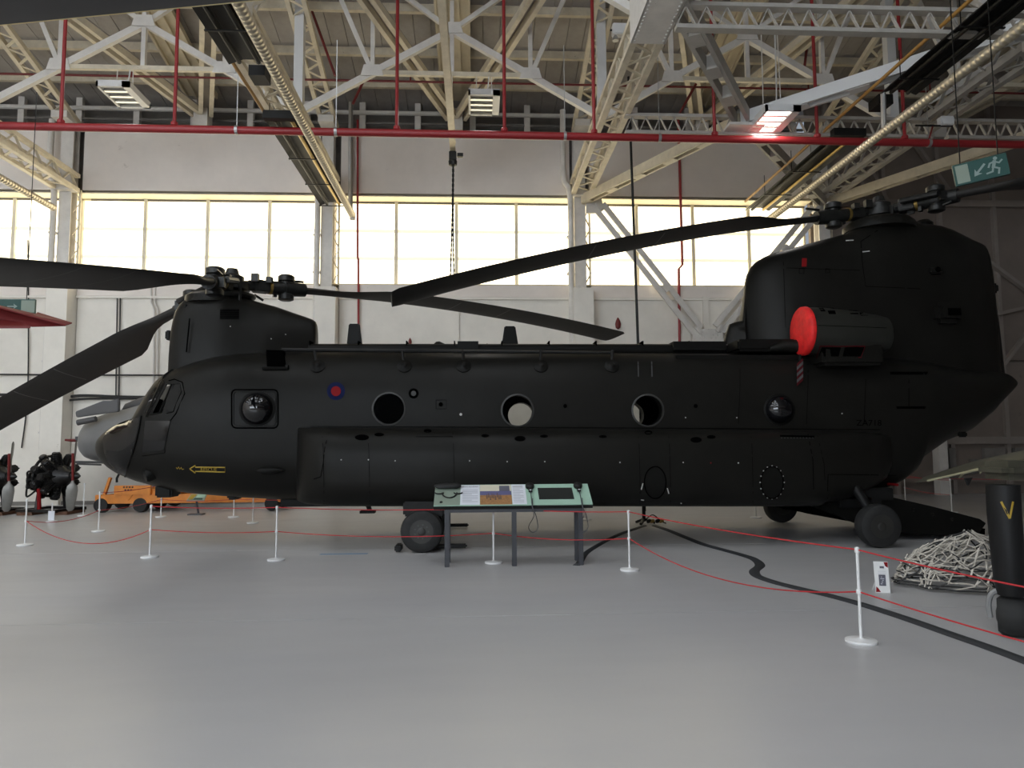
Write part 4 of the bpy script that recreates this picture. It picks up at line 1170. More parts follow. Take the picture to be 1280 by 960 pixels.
# ---- ramp
rp = [(1015, 633), (1060, 622), (1104, 619), (1165, 633), (1224, 648.5), (1232, 654), (1220, 671), (1140, 668), (1075, 656)]
rq = [at(a, b, YC - 1.0) for a, b in rp]
ra = part(MB().prism([Vector((q.x, YC - 1.02, max(q.z, .005))) for q in rq], (0, .12, 0)), 'ramp', 'heli2', bevel=.01)
part(MB().prism([Vector((q.x, YC + .90, max(q.z, .005))) for q in rq], (0, .12, 0)), 'ramp_side', 'heli2', ra)
a, b = rq[0], rq[5]
part(MB().bar((a.x, YC, a.z - .08), (b.x, YC, max(b.z - .14, .06)), 1.95, .1), 'ramp_floor', 'line', ra)
for k in range(3):
    c = rq[2].lerp(rq[4], .3 + .2 * k); part(MB().lathe([(.03, 0), (.02, -.02)], (c.x, YC - 1.02, c.z - .12), (0, 1, 0), 8), 'ramp_stud', 'heli', ra)
# rear mechanism below tail
for (px, py, w_, h_, m) in ((1092, 617, .5, .2, 'blk'), (1080, 622.5, .12, .07, 'dkred'), (1116, 605.5, .05, .04, 'rred'), (1070, 628, .7, .14, 'blk')):
    q = at(px, py, YC - 1.05); part(MB().box(q, (w_, .3, h_)), 'ramp_fitting', m, bevel=.015)

# ---- wheels
def wheel(c, r, w_, name='wheel'):
    pr = [(r * .55, -w_ / 2), (r * .8, -w_ / 2), (r * .94, -w_ * .42), (r, -w_ * .22), (r, w_ * .22), (r * .94, w_ * .42), (r * .8, w_ / 2), (r * .55, w_ / 2)]
    t = part(MB().lathe(pr, c, (0, 1, 0), 40, caps=False), name, 'tyre', smooth=True, ang=35)
    part(MB().lathe([(r * .58, -w_ * .48), (r * .56, -w_ * .42), (r * .42, -w_ * .34), (r * .30, -w_ * .36), (r * .2, -w_ * .48), (r * .1, -w_ * .5)], c, (0, 1, 0), 28), 'wheel_hub', 'rim', t, smooth=True)
    for i in range(9):
        a = 2 * PI * i / 9; q = Vector(c) + Vector((math.cos(a) * r * .32, -w_ * .36, math.sin(a) * r * .32)); part(MB().lathe([(.018, 0), (.014, -.03)], q, (0, 1, 0), 6), 'wheel_nut', 'grey', t)
    return t


FW = atz(527, 691.5, 0); RWL = atz(1103, 685.5, 0)
R1 = .318
fx = FW.x; yo = FW.y + .08
for dy in (0, .36): wheel((fx, yo + dy, R1), R1, .24)
for dy in (0, .36): wheel((fx, 2 * YC - yo - dy, R1), R1, .24)
for s_ in (1, -1):
    yy = YC + s_ * (yo + .18 - YC)
    part(MB().lathe([(.09, R1), (.09, .55), (.13, .56), (.13, .95)], (fx, yy, 0), (0, 0, 1), 16), 'gear_leg', 'blk', smooth=True)
    part(MB().box((fx + .02, yy, .68), (.62, .34, .3)), 'gear_bay', 'wood' if 0 else 'blk', bevel=.03)
    part(MB().tube([(fx - .0, yy - .25, R1), (fx, yy + .25, R1)], .05, 10), 'axle', 'blk')
    part(MB().tube([(fx + .28, yy, .5), (fx + .12, yy, .34)], .035, 8), 'gear_strut', 'blk')
    part(MB().box((fx - .36, yy - .05, .06), (.1, .3, .1)), 'wheel_chock', 'blk', bevel=.02)
    part(MB().box((fx + .42, yy + .1, .05), (.5, .12, .06)), 'wheel_chock', 'blk', bevel=.02)
ry_ = RWL.y + .1; ylist = (ry_, 2 * YC - ry_)
for yy in ylist:
    wheel((RWL.x, yy, R1 + .01), R1 + .01, .26)
    s_ = 1 if yy < YC else -1
    part(MB().tube([(RWL.x, yy + s_ * .2, R1), (RWL.x, yy + s_ * .22, .55), (RWL.x - .2, yy + s_ * .3, .95)], .075, 10), 'gear_leg', 'blk', smooth=True)
    part(MB().tube([(RWL.x, yy, R1), (RWL.x, yy + s_ * .25, R1)], .05, 10), 'axle', 'blk')
# belly items
part(MB().prism([at(455, 627, YC - .7), at(461.5, 627, YC - .7), at(465, 640, YC - .7), at(460, 640, YC - .7)], (0, .06, 0)), 'belly_antenna', 'heli2')
part(MB().box2(at(449.5, 639, YC - .8), at(470, 640.3, YC - .6)), 'antenna_tip', 'heli2')
for (px0, px1, y0, y1) in ((193, 214, 611, 622), (283, 295, 617, 625), (350, 430, 626, 633)):
    a, b = at(px0, y0, YC - .5), at(px1, y1, YC - .5)
    part(MB().box2((a.x, YC - .5, b.z), (b.x, YC - .1, a.z + .06)), 'belly_fairing', 'heli2', bevel=.03)
part(MB().tube([at(146, 603, YC - .1), at(146, 598, YC - .1), at(150, 590, YC - .1)], .02, 6), 'belly_probe', 'blk')

# ---- rotors
def airfoil(c, u, up, chord, th, le=.3, n=16):
    """section at c; u points to leading edge"""
    out = []
    for i in range(n):
        a = 2 * PI * i / n; x = math.cos(a); y = math.sin(a)
        t = (1 - x) / 2                       # 0 at leading edge
        out.append(c + u * (chord * (le - t)) + up * (th * y * (.9 - .75 * t ** 1.6)))
    return out


def rotor(hub, th0, spin, zfun, name, pitch, R0=9.0):
    """spin +1 turns counter-clockwise seen from above; zfun(k, r) gives height; one hub with three arms"""
    hb = part(MB().lathe([(.20, -.36), (.22, -.12), (.30, -.1), (.30, .02), (.2, .04), (.2, .14), (.12, .18), (.09, .28)], hub, (0, 0, 1), 20), name, 'hubm', smooth=True, ang=30)
    part(MB().lathe([(.36, -.26), (.4, -.22), (.4, -.18), (.3, -.16)], hub, (0, 0, 1), 24), 'swashplate', 'hubm', hb, smooth=True)
    for k in range(3):
        th = th0 + k * 2 * PI / 3; d = Vector((math.cos(th), math.sin(th), 0)); lead = Vector((-d.y, d.x, 0)) * spin
        def C(r): return Vector((hub.x + d.x * r, hub.y + d.y * r, zfun(k, r)))
        arm = MB(); arm.tube([C(.15), C(.55)], .09, 10)
        arm.box(C(.5), (.26, .26, .2), Matrix.Rotation(th, 3, 'Z')); arm.build('hub_arm', 'hubm', hb, bevel=.015)
        # pitch housing with the tall vertical hinge
        ph = MB(); ph.tube([C(.55), C(.95)], [.115, .13], 12); ph.tube([C(.92), C(1.3)], [.14, .12], 12); o = ph.build('pitch_housing', 'hubm', hb, smooth=True)
        MB().lathe([(.10, -.22), (.14, -.2), (.14, -.12), (.11, -.1), (.11, .12), (.15, .14), (.15, .22), (.11, .25)], C(.95), (0, 0, 1), 16).build('hinge_pin', 'hubm', hb, smooth=True, ang=30)
        MB().lathe([(.125, -.025), (.125, .025)], C(.66), d, 16).build('brass_band', 'brass', hb, smooth=True)
        # damper and small fittings
        b = MB(); b.tube([C(.45) + lead * .2 + Vector((0, 0, .05)), C(1.05) + lead * .2 + Vector((0, 0, .05))], .055, 8)
        b.tube([C(.3) + lead * .22, C(.3) + lead * .22 + Vector((0, 0, -.28))], .03, 6); b.box(C(1.1) + lead * .15, (.1, .1, .16)); b.box(C(.35) - lead * .16 + Vector((0, 0, .12)), (.12, .1, .14)); b.box(C(.6) - lead * .15 + Vector((0, 0, .1)), (.1, .12, .1))
        b.build('lag_damper', 'hubm', hb)
        rr_ = random.Random(k + 11); lk = MB()
        for i in range(9):
            q = C(.2 + .11 * i) + lead * rr_.uniform(-.22, .22) + Vector((0, 0, rr_.uniform(-.16, .2)))
            if i % 2: lk.box(q, (rr_.uniform(.05, .12), rr_.uniform(.05, .1), rr_.uniform(.05, .12)), Matrix.Rotation(th, 3, 'Z'))
            else: lk.tube([q, q + d * rr_.uniform(.1, .3) + Vector((0, 0, rr_.uniform(-.1, .06)))], .022, 6)
        lk.build('linkage', 'hubm', hb)
        # blade
        ss = []
        rs = [1.2, 1.5, 1.8, 2.0, 2.2, 2.45, 2.7, 2.95, 3.15] + [3.15 + (R0 - 3.15) * i / 12 for i in range(1, 12)] + [R0 - .12, R0]
        for r in rs:
            t_ = (C(r + .05) - C(r - .05)).normalized(); u = (lead - t_ * lead.dot(t_)).normalized(); upx = t_.cross(u); upx = upx if upx.z > 0 else -upx
            pk = (pitch[k] if isinstance(pitch, (list, tuple)) else pitch) - .10 * (r / R0)
            u2 = u * math.cos(pk) + upx * math.sin(pk); up2 = upx * math.cos(pk) - u * math.sin(pk)
            if r < 1.6: ch_, tk, le = .22, .085, .5
            elif r < 3.1:
                f_ = min(1, max(0, (r - 1.7) / 1.3)); f_ = f_ * f_ * (3 - 2 * f_); ch_, tk, le = .24 + .57 * f_, .08 - .035 * f_, .48 - .23 * f_
            else: ch_, tk, le = .81, .045, .25
            if r > R0 - .05: ch_, le = .70, .25
            ss.append(airfoil(C(r), u2, up2, ch_, tk, le))
        bl = part(MB().loft(ss), 'rotor_blade', 'blade', smooth=True, ang=50)
        for r in (4.4, 5.6):
            t_ = (C(r + .05) - C(r - .05)).normalized(); u = (lead - t_ * lead.dot(t_)).normalized(); upx = t_.cross(u); upx = upx if upx.z > 0 else -upx
            pk = (pitch[k] if isinstance(pitch, (list, tuple)) else pitch) - .10 * (r / R0); u2 = u * math.cos(pk) + upx * math.sin(pk); up2 = upx * math.cos(pk) - u * math.sin(pk)
            s0, s1 = airfoil(C(r - .012), u2, up2, .80, .049, .25), airfoil(C(r + .012), u2, up2, .80, .049, .25)
            MB().loft([s0[9:16], s1[9:16]], caps=False).build('blade_mark', 'blademark', bl)


fh = at(290, 356, YC)
TIP = at(770, 423, 17.3)
def fz(k, r):
    if k == 0: return fh.z + .0 + (r * .055) - .0089 * r * r      # backward right
    if k == 1: return fh.z - .27 * r - .006 * r * r            # far left, drooping
    return fh.z - .185 * r - .002 * r * r                           # towards the camera
rotor(fh, math.radians(33), 1, fz, 'forward_rotor_hub', [-.02, .32, .34], 9.0)
ah = at(1099, 265, YC)
def az(k, r):
    if k == 0: return ah.z - .13 * r - .0105 * r * r
    if k == 1: return ah.z - .01 * r - .012 * r * r
    return ah.z - .06 * r - .01 * r * r
rotor(ah, math.radians(188), -1, az, 'aft_rotor_hub', [-.04, .2, .3], 8.85)
# ================================================================== MUSEUM FLOOR
# ---- stanchions and red cords
def stanchion(p, label, h=.757):
    t = thing('stanchion', (p.x, p.y, 0), label, 'stanchion', 'white rope barrier posts')
    MB().lathe([(.118, 0), (.122, .012), (.118, .024), (.03, .032), (.018, .04)], (p.x, p.y, 0), (0, 0, 1), 28).build('base', 'white', t, smooth=True, ang=30)
    MB().tube([(p.x, p.y, .03), (p.x, p.y, h - .04)], .0125, 12).build('pole', 'white', t, smooth=True)
    MB().lathe([(.018, -.045), (.02, -.04), (.02, -.01), (.016, 0), (.004, .003)], (p.x, p.y, h), (0, 0, 1), 16).build('cap', 'white', t, smooth=True)
    MB().lathe([(.017, -.02), (.022, -.015), (.022, .015), (.017, .02)], (p.x, p.y, h * .53), (0, 0, 1), 12).build('cord_clip', 'white', t, smooth=True)
    return p


SH = .757
front = [(31, 682, 'leftmost white barrier post, in front of the black engines'), (187, 697, 'second front white barrier post from the left, below the helicopter nose'), (345, 700.5, 'white barrier post below the porthole door, left of the front wheel'), (617, 704, 'white barrier post standing behind the middle of the information desk'), (787, 713, 'white barrier post just right of the information desk'), (1076.5, 803, 'nearest white barrier post, at lower right beside the small leaning card'), (1345, 760, 'white barrier post beyond the right picture edge')]
FP = [stanchion(atz(x, y), l) for x, y, l in front[:6]]
FP.append(atz(1420, 905)); stanchion(FP[-1], front[6][2])
back = [(123, 664.5, 'white barrier post in front of the orange trailer drawbar'), (104, 645, 'small far white barrier post right of the black engines'), (201, 646.5, 'far white barrier post in front of the trailer left of the small info panel'), (292, 646.5, 'far white barrier post right of the small info panel'), (316, 654, 'white barrier post right of two beside the small info panel'), (732, 650, 'far white barrier post seen right of the desk legs'), (945, 647.5, 'far white barrier post seen under the helicopter belly'), (1132, 629, 'far white barrier post behind the lowered ramp'), (1190, 641, 'dark far barrier post between the ramp and the dark leg')]
BP = [stanchion(atz(x, y), l) for x, y, l in back]
def cord(name, a, b, h0, h1, sag, label, r=.0065):
    P = []
    for i in range(17):
        t = i / 16; q = a.lerp(b, t); z = h0 + (h1 - h0) * t - sag * 4 * t * (1 - t); P.append((q.x, q.y, max(z, .012)))
    o = MB().tube(P, r, 6).build(name, 'redrope', smooth=True); return tag(o, label, 'rope', 'red barrier cords')


low = SH * .53
for i, (a, b, sl, su) in enumerate(zip(FP[:-1], FP[1:], (.28, .03, .06, .05, .20, .02), (0, .02, .03, .02, .03, .02))):
    nm = ['from the leftmost post to the second post', 'from the second front post to the post below the porthole door', 'from the porthole door post to the post behind the desk', 'behind the right half of the desk', 'from the desk end post to the nearest post', 'from the nearest post off to the lower right'][i]
    h1 = low
    cord('rope', a, b, low, h1 if i < 5 else .3, sl, 'lower red cord running ' + nm)
    if i > 0: cord('rope', a, b, SH - .02, SH - .02 if i < 5 else .66, su, 'upper red cord running ' + nm)
far = [(0, 2), (2, 3), (3, 5), (5, 6), (7, 8)]
for (i, j), nm in zip(far, ('in front of the trailer drawbar', 'across the small info panel', 'behind the front wheels', 'under the helicopter belly', 'behind the ramp end')):
    cord('rope', BP[i], BP[j], SH - .03, SH - .03, .03, 'far upper red cord ' + nm)
    cord('rope', BP[i], BP[j], low, low, .04, 'far lower red cord ' + nm)
cord('rope', FP[0], BP[0], low, low, .1, 'red cord running back from the leftmost post to the trailer')
cord('rope', BP[7], BP[8] + Vector((6, .5, 0)), SH - .1, SH - .1, .03, 'far red cord running behind the dark leg to the right')
# white card on a far post
p = atz(64.5, 652); t = thing('card_holder', p, 'small white card on a short white post before the black engines', 'sign')
MB().lathe([(.11, 0), (.11, .02), (.015, .03)], (p.x, p.y, 0), (0, 0, 1), 20).build('base', 'white', t); MB().tube([(p.x, p.y, .02), (p.x, p.y, .40)], .013, 8).build('pole', 'white', t)
MB().box((p.x, p.y - .02, .13), (.13, .01, .2)).build('card', 'paper', t)

# ---- information desk
dp = atz(642, 707.5); Yd = dp.y
xl, xr = atz(559, 708).x, atz(726.5, 706.5).x
dk = thing('information_desk', (dp.x, Yd, 0), 'grey framed information desk with sloping printed green panel in front of the helicopter', 'desk')
zt = at(642, 634, Yd).z
for x in (xl, (xl + xr) / 2, xr):
    MB().box2((x - .032, Yd - .03, 0), (x + .032, Yd + .03, zt)).build('leg', 'table', dk, bevel=.004)
for x in (xl, xr):
    MB().box2((x - .032, Yd + .34, 0), (x + .032, Yd + .40, zt + .15)).build('leg', 'table', dk, bevel=.004)
    MB().box2((x - .03, Yd - .03, zt - .06), (x + .03, Yd + .40, zt)).build('side_rail', 'table', dk)
MB().box2((xl - .032, Yd - .032, zt - .062), (xr + .032, Yd + .03, zt)).build('front_rail', 'table', dk)
pl_, pr_ = at(542, 629, Yd - .06), at(741, 628, Yd - .06)
A = Vector((pl_.x, Yd - .06, zt + .035)); B = Vector((pr_.x, Yd - .06, zt + .035))
tl = at(548, 606, Yd + .38); U = (B - A); Wd = U.length; U.normalize()
zb2 = at(640, 605.5, Yd + .38).z
V = Vector((0, .44, zb2 - A.z)); Hd = V.length; V.normalize(); Nn = U.cross(V)
def dq(u0, v0, u1, v1, name, m, parent, lift=.003, th=0):
    pts = [A + U * u * Wd + V * v * Hd + Nn * lift for u, v in ((u0, v0), (u1, v0), (u1, v1), (u0, v1))]
    return MB().prism(pts, -Nn * max(th, .002)).build(name, m, parent)


top = dq(0, 0, 1, 1, 'panel', 'mint', dk, 0, .012)
sk = MB().prism([A - Nn * .013, B - Nn * .013, B - Nn * .013 + Vector((0, .012, -.042)), A - Nn * .013 + Vector((0, .012, -.042))], Vector((0, .03, 0))).build('panel_edge', 'blk', dk)
MB().prism([A + U * .02 - Nn * .014 + V * .03, A + U * .02 - Nn * .014 + V * (Hd - .01), A + U * .02 + V * (Hd - .01) - Nn * .02 + Vector((0, 0, -.14)), A + U * .02 - Nn * .014 + V * .03 + Vector((0, 0, -.045))], U * (Wd - .04)).build('panel_case', 'blk', dk)
s = dq(.165, .02, .288, .98, 'text_sheet', 'paper', dk)
vs, fs = text_mesh('BRAVO NOVEMBER', .034)
MB().add([A + U * (.227 * Wd + v.x * .75) + V * (.88 * Hd + v.y * 1.3) + Nn * .006 for v in vs], fs).build('title', 'ink', s)
for i in range(9):
    dq(.178, .72 - i * .07 - .012, .178 + (.098 if i % 4 != 3 else .06), .72 - i * .07 + .012, 'print_line', 'inkl', s, .006)
ph_ = dq(.29, .02, .492, .98, 'photograph', 'p_sky', dk)
dq(.29, .40, .492, .66, 'hills', 'p_hill', ph_, .005); dq(.29, .02, .492, .46, 'sand', 'p_sand', ph_, .006); dq(.415, .66, .482, .92, 'caption_box', 'ink', ph_, .006)
fg = MB()
for i in range(9): 
    u = .33 + i * .011; q = A + U * (u * Wd) + V * ((.28 + .07 * math.sin(i * 2.3)) * Hd) + Nn * .008
    fg.add([q, q + U * .018, q + U * .014 + V * .10, q + U * .004 + V * .12], [(0, 1, 2, 3)])
fg.build('figures', 'p_fig', ph_)
s2 = dq(.494, .02, .585, .98, 'text_sheet', 'paper', dk)
for i in range(11): dq(.503, .88 - i * .075 - .01, .503 + (.066 if i % 3 != 2 else .045), .88 - i * .075 + .01, 'print_line', 'ink' if i == 0 else 'inkl', s2, .006)
dq(.665, .24, .89, .80, 'screen', 'screen', top, .004)
# left illustration: dark eyewear on lighter panel
dq(.0, .02, .163, .98, 'picture_sheet', 'signl', top, .002)
q = A + U * .088 * Wd + V * .84 * Hd + Nn * .02
gg_ = MB(); gg_.loft([[q + U * u + V * (.055 * w_ * math.cos(a)) + Nn * (.02 + .035 * w_ * math.sin(a)) for a in [2 * PI * i / 10 for i in range(10)]] for u, w_ in ((-.20, .3), (-.15, .9), (-.04, 1), (.05, .9), (.11, 1), (.17, .5))]).build('tactile_model', 'blk', dk, smooth=True)
st = MB()
for (c, r) in ((.03, .05), (.095, .09), (.15, .05)):
    pts = [A + U * (c * Wd + r * 1.1 * math.cos(a)) + V * (.58 * Hd - r * .9 * abs(math.sin(a)) * (1.5 if r > .06 else .6)) + Nn * .012 for a in [PI + i * PI / 10 for i in range(11)]]
    st.tube(pts, .009, 6)
st.build('tactile_straps', 'blk', dk, smooth=True)
MB().lathe([(.02, 0), (.02, .01)], A + U * .045 * Wd + V * .15 * Hd, Nn, 12).build('button', 'blk', dk)
# two listening handsets on looped cords
for u, nm in ((.615, 'left'), (.93, 'right')):
    c = A + U * u * Wd + V * .83 * Hd
    hs = thing('listening_handset', c, 'black audio handset hung on the green panel, ' + ('left of its dark screen' if nm == 'left' else 'right of its dark screen'), 'handset', 'audio handsets on the desk')
    MB().lathe([(.055, .0), (.062, .02), (.06, .045), (.04, .06)], c, Nn, 20).build('earpiece', 'blk', hs, smooth=True)
    MB().bar(c + Nn * .03 - V * .02, c + Nn * .03 - V * .15, .05, .03).build('grip', 'blk', hs, bevel=.008)
    MB().box(c + Nn * .035 - V * .13, (.03, .02, .03)).build('label', 'paper', hs)
    e = c - V * .15 + Nn * .03; f_ = Vector((e.x, Yd - .09, A.z - .02))
    lo = [e, e.lerp(f_, .5) + Nn * .02, f_, Vector((f_.x + (.02), Yd - .10, .66)), Vector((f_.x - .05, Yd - .10, .52)), Vector((f_.x + .0, Yd - .11, .45)), Vector((f_.x + .07, Yd - .11, .50)), Vector((f_.x + .05, Yd - .11, .66)), Vector((f_.x + .005, Yd - .11, A.z - .03)), e.lerp(f_, .6) + Nn * .03 + U * .015]
    MB().tube(smoothpath(lo, 6), .006, 6).build('cord', 'table', hs, smooth=True)

# ---- small leaning card at right
p = atz(1104, 741)
cs = thing('floor_card', (p.x, p.y, 0), 'white information card with red corners leaning on the floor by the cargo net', 'sign')
Uc = Vector((.97, -.24, 0)).normalized(); Vc = (Vector((.05, .16, .98))).normalized(); Nc = Uc.cross(Vc); W, H = .145, .325
o_ = p + Vector((0, 0, .0))
def cq(u0, v0, u1, v1, name, m, lift, par, pts=None):
    P = [o_ + Uc * u * W + Vc * v * H + Nc * lift for u, v in (pts or ((u0, v0), (u1, v0), (u1, v1), (u0, v1)))]
    return MB().prism(P, -Nc * (.012 if lift == 0 else .001)).build(name, m, par)


bdc = cq(-.5, 0, .5, 1, 'board', 'white', 0, cs); cq(-.22, .22, .25, .58, 'picture', 'ink', .002, cs); cq(-.1, .78, .2, .85, 'heading', 'ink', .002, cs)
for i in range(5): cq(-.12 + .06 * (i % 3), .27 + i * .055, .0 + .05 * (i % 4), .30 + i * .055, 'picture_detail', 'inkl', .004, cs)
for i in range(2): cq(-.25, .62 + i * .06, .3, .63 + i * .06, 'print_line', 'inkl', .002, cs)
cq(0, 0, 0, 0, 'corner', 'rred', .002, cs, ((-.48, .02), (-.15, .02), (-.3, .14), (-.44, .2))); cq(0, 0, 0, 0, 'corner', 'rred', .002, cs, ((.48, .98), (.2, .98), (.28, .86), (.46, .8)))
MB().prism([o_ + Uc * -.03 + Nc * -.012 + Vc * .2, o_ + Uc * .03 + Nc * -.012 + Vc * .2, Vector((o_.x + .03, o_.y + .16, .0)), Vector((o_.x - .03, o_.y + .16, .0))], Vector((0, .006, .006))).build('strut', 'white', cs)

# ---- cable cover on the floor
def groundpath(pts): return smoothpath([atz(*q) for q in pts], 8)
def cover(name, pts, w, label):
    P = groundpath(pts); ss = []
    for i, q in enumerate(P):
        a, b = P[max(0, i - 1)], P[min(len(P) - 1, i + 1)]; d = (b - a).normalized(); n = Vector((-d.y, d.x, 0))
        ss.append([q - n * w / 2 + Vector((0, 0, .001)), q - n * w * .28 + Vector((0, 0, .018)), q + n * w * .28 + Vector((0, 0, .018)), q + n * w / 2 + Vector((0, 0, .001))])
    o = MB().loft(ss).build(name, 'mat_blk', smooth=True, ang=60); return tag(o, label, 'cable cover')


cover('cable_cover', [(818, 657.5), (835, 663), (857, 672), (880, 681), (905, 688), (930, 695), (944, 700), (950, 707), (943, 714), (948, 721), (970, 729), (1000, 736.5), (1040, 746), (1080, 757), (1130, 773), (1190, 794), (1250, 815), (1320, 842)], .13, 'black rubber cable cover winding across the floor to the lower right')
cover('cable_cover', [(806, 657.5), (795, 661), (775, 668), (758, 676), (742, 685), (731, 693), (724, 704), (720, 707)], .10, 'black rubber cable cover running from the jack to the information desk')
# ---- black support jack beyond the belly
p = atz(805, 655)
jk = thing('support_jack', (p.x, p.y, 0), 'thin black jack post with brass fittings standing under the helicopter belly', 'jack')
zj = at(805, 628, p.y).z
MB().tube([(p.x, p.y, .05), (p.x, p.y, .78)], .035, 10).build('post', 'blk', jk, smooth=True)
for a in (0, 2.1, 4.2): MB().bar((p.x, p.y, .1), (p.x + .22 * math.cos(a), p.y + .22 * math.sin(a), .02), .05, .04).build('foot', 'blk', jk)
for i, dx in enumerate((.08, .15, .26, .33)): MB().lathe([(.03, -.04), (.04, 0), (.03, .05)], (p.x + dx, p.y - .05, .06), (1, 0, .3), 10).build('coupling', 'brass' if i % 2 else 'blk', jk, smooth=True)
MB().tube(smoothpath([(p.x + .05, p.y, .1), (p.x + .18, p.y - .02, .18), (p.x + .33, p.y - .05, .06), (p.x + .42, p.y - .1, .02)], 5), .012, 6).build('hose', 'rubber', jk, smooth=True)

# ---- cargo net heap
p0 = atz(1222, 742); nc = p0 + Vector((.02, .36, 0))
net = thing('cargo_net', (nc.x, nc.y, 0), 'heaped pale webbing cargo net on the floor beside the black aircraft leg', 'net')
ra_ = random.Random(3)
def nz(th, t):
    """t 0 rim to 1 crown"""
    r = .58 * (1 - t ** 2.6) * (1 + .14 * math.sin(3 * th + .5) + .07 * math.sin(7 * th)) + .03
    z = .035 + .55 * t ** .9 * (1 + .05 * math.sin(5 * th + 4 * t)) 
    return Vector((nc.x + .16 * t + r * math.cos(th) * 1.0, nc.y + r * math.sin(th) * .62, z))
for k in range(36):
    th = 2 * PI * k / 36; P = [nz(th + ra_.uniform(-.05, .05) + .25 * math.sin(i * .9 + k), i / 9) + Vector((ra_.uniform(-.02, .02), ra_.uniform(-.02, .02), ra_.uniform(-.02, .02) if i else 0)) for i in range(10)]
    MB().tube(P, .0085, 5).build('net_strap', 'webbing' if k % 3 else 'webd', net)
for j in range(12):
    t = (j / 12.5) ** 1.25; P = [nz(2 * PI * i / 40, t) + Vector((ra_.uniform(-.03, .03), ra_.uniform(-.03, .03), ra_.uniform(-.025, .03) if j > 1 else 0)) for i in range(41)]
    MB().tube(P, .009 if j < 3 else .0075, 5).build('net_strap', 'webd' if j in (0, 1, 3, 5) else 'webbing', net)
for k in range(46):
    th = ra_.uniform(0, 2 * PI); t = ra_.uniform(0, .35); a = nz(th, t); b = nz(th + ra_.uniform(-.5, .5), min(1, t + ra_.uniform(.1, .5)))
    MB().bar(a + Vector((0, -.02, .02)), b + Vector((0, -.02, .02)), .018, .006).build('net_strap', 'webbing', net)
for (a, b) in (((1140, 700), (1212, 680)), ((1174, 682), (1245, 670))):
    P0, P1 = at(*a, p0.y + .25), at(*b, p0.y + .35)
    if a[0] == 1140: P0 = atz(1140, 700.5, .22)
    MB().tube([P0, P0.lerp(P1, .5) + Vector((0, 0, .01)), P1], .012, 6).build('loose_strap', 'webbing', net)
# loose straps reach the heap, ends on floor
# ---- aircraft at the right edge: wing and spatted leg
p = atz(1266, 802)
la = thing('parked_aircraft', (p.x, p.y, 0), 'dark camouflaged aircraft at the right edge, wing above a black spatted leg marked V', 'aircraft')
Yl = p.y + .02
def lsec(px, py, w_, d_):
    c = at(px, py, Yl + .12); return [Vector((c.x + w_ * math.cos(a), c.y + d_ * math.sin(a), c.z)) for a in [2 * PI * i / 24 for i in range(24)]]
k_ = Yl / 900 / 1.0
legp = MB().loft([lsec(1253.5, 606, 19 * k_, .13), lsec(1255, 640, 19 * k_, .13), lsec(1259, 690, 18 * k_, .13), lsec(1262, 725, 17.5 * k_, .12), lsec(1264, 744, 15 * k_, .10)]).build('leg_fairing', 'leg', la, smooth=True)
bl_ = bvh_of([legp])
def lm(pts, m, w_):
    q = strip(pts, w_); P = []
    for a in q:
        h, n = hit(*a, bl_); P.append(h + n * .004)
    MB().add(P, [tuple(range(len(P)))]).build('leg_letter', m, la)
lm([(1251.5, 627), (1262, 648)], 'yel', 2.6); lm([(1266, 627), (1262, 648)], 'yel', 2.6)
# forked spat and wheel
ww = Vector((at(1267, 776, Yl + .12).x, Yl + .12, 0)); Rw = .165
tw = MB().lathe([(Rw * .5, -.10), (Rw * .8, -.11), (Rw * .96, -.08), (Rw, -.03), (Rw, .03), (Rw * .96, .08), (Rw * .8, .11), (Rw * .5, .10)], (ww.x, ww.y, Rw), (.8, -.6, 0), 32).build('wheel', 'tyre', la, smooth=True, ang=35)
MB().lathe([(Rw * .5, -.105), (Rw * .2, -.12), (.02, -.12)], (ww.x, ww.y, Rw), (.8, -.6, 0), 20).build('wheel_hub', 'rim', tw, smooth=True)
for s_ in (-1, 1):
    P = [Vector((ww.x + s_ * a_ * .8, ww.y - s_ * a_ * .6, Rw + z_)) for a_, z_ in ((.16, -.03), (.165, .09), (.125, .185), (0, .215))]
    MB().tube(smoothpath(P, 5), .022, 8).build('wheel_fork', 'jet', la, smooth=True)
# wing: tip on the left going back, root beyond the right edge
tip = at(1146, 603, 8.6); m1 = at(1200, 590, 7.7); m2 = at(1240, 581, 6.9); rt = at(1300, 571, 5.9); rt2 = rt + (rt - m2) * 2.2
ws = []
for c, ch_, th_ in ((tip, .05, .004), (tip.lerp(m1, .25), .5, .02), (m1, .8, .045), (m2, 1.0, .06), (rt, 1.1, .07), (rt2, 1.3, .08)):
    ws.append(airfoil(c + Vector((.15 * ch_, .25 * ch_, .0)), Vector((-.45, -.85, -.03)).normalized(), Vector((0, 0, 1)), ch_, th_, .3, 20))
wg = MB().loft(ws).build('wing', 'camo', la, smooth=True, ang=60)
bw = bvh_of([wg])
def onwing(q): h, n = hit(*q, bw); return h + n * .006
def edge(name, pts, m, r): MB().tube([at(*q, d) for q, d in pts], r, 6).build(name, m, la, smooth=True)
le = [s_[0] for s_ in ws]
MB().tube([v + Vector((0, -.004, -.004)) for v in le[1:5]], .012, 6).build('leading_edge', 'camo_u', la, smooth=True)
for i, t_ in ((2, .0), (3, -.2)):
    pass
sl = [onwing(q) for q in ((1199, 597), (1206, 591), (1218, 587.5), (1229, 585.5))]
MB().tube(sl, .014, 6).build('light_opening_frame', 'camo_u', la, smooth=True)
sl2 = [onwing(q) for q in ((1229, 585.5), (1227, 589), (1224.5, 592))]
MB().tube(sl2, .014, 6).build('light_opening_frame', 'camo_u', la, smooth=True)
P = [onwing(q) for q in ((1203, 595), (1209, 590.5), (1225, 587.5), (1223.5, 591.5))]
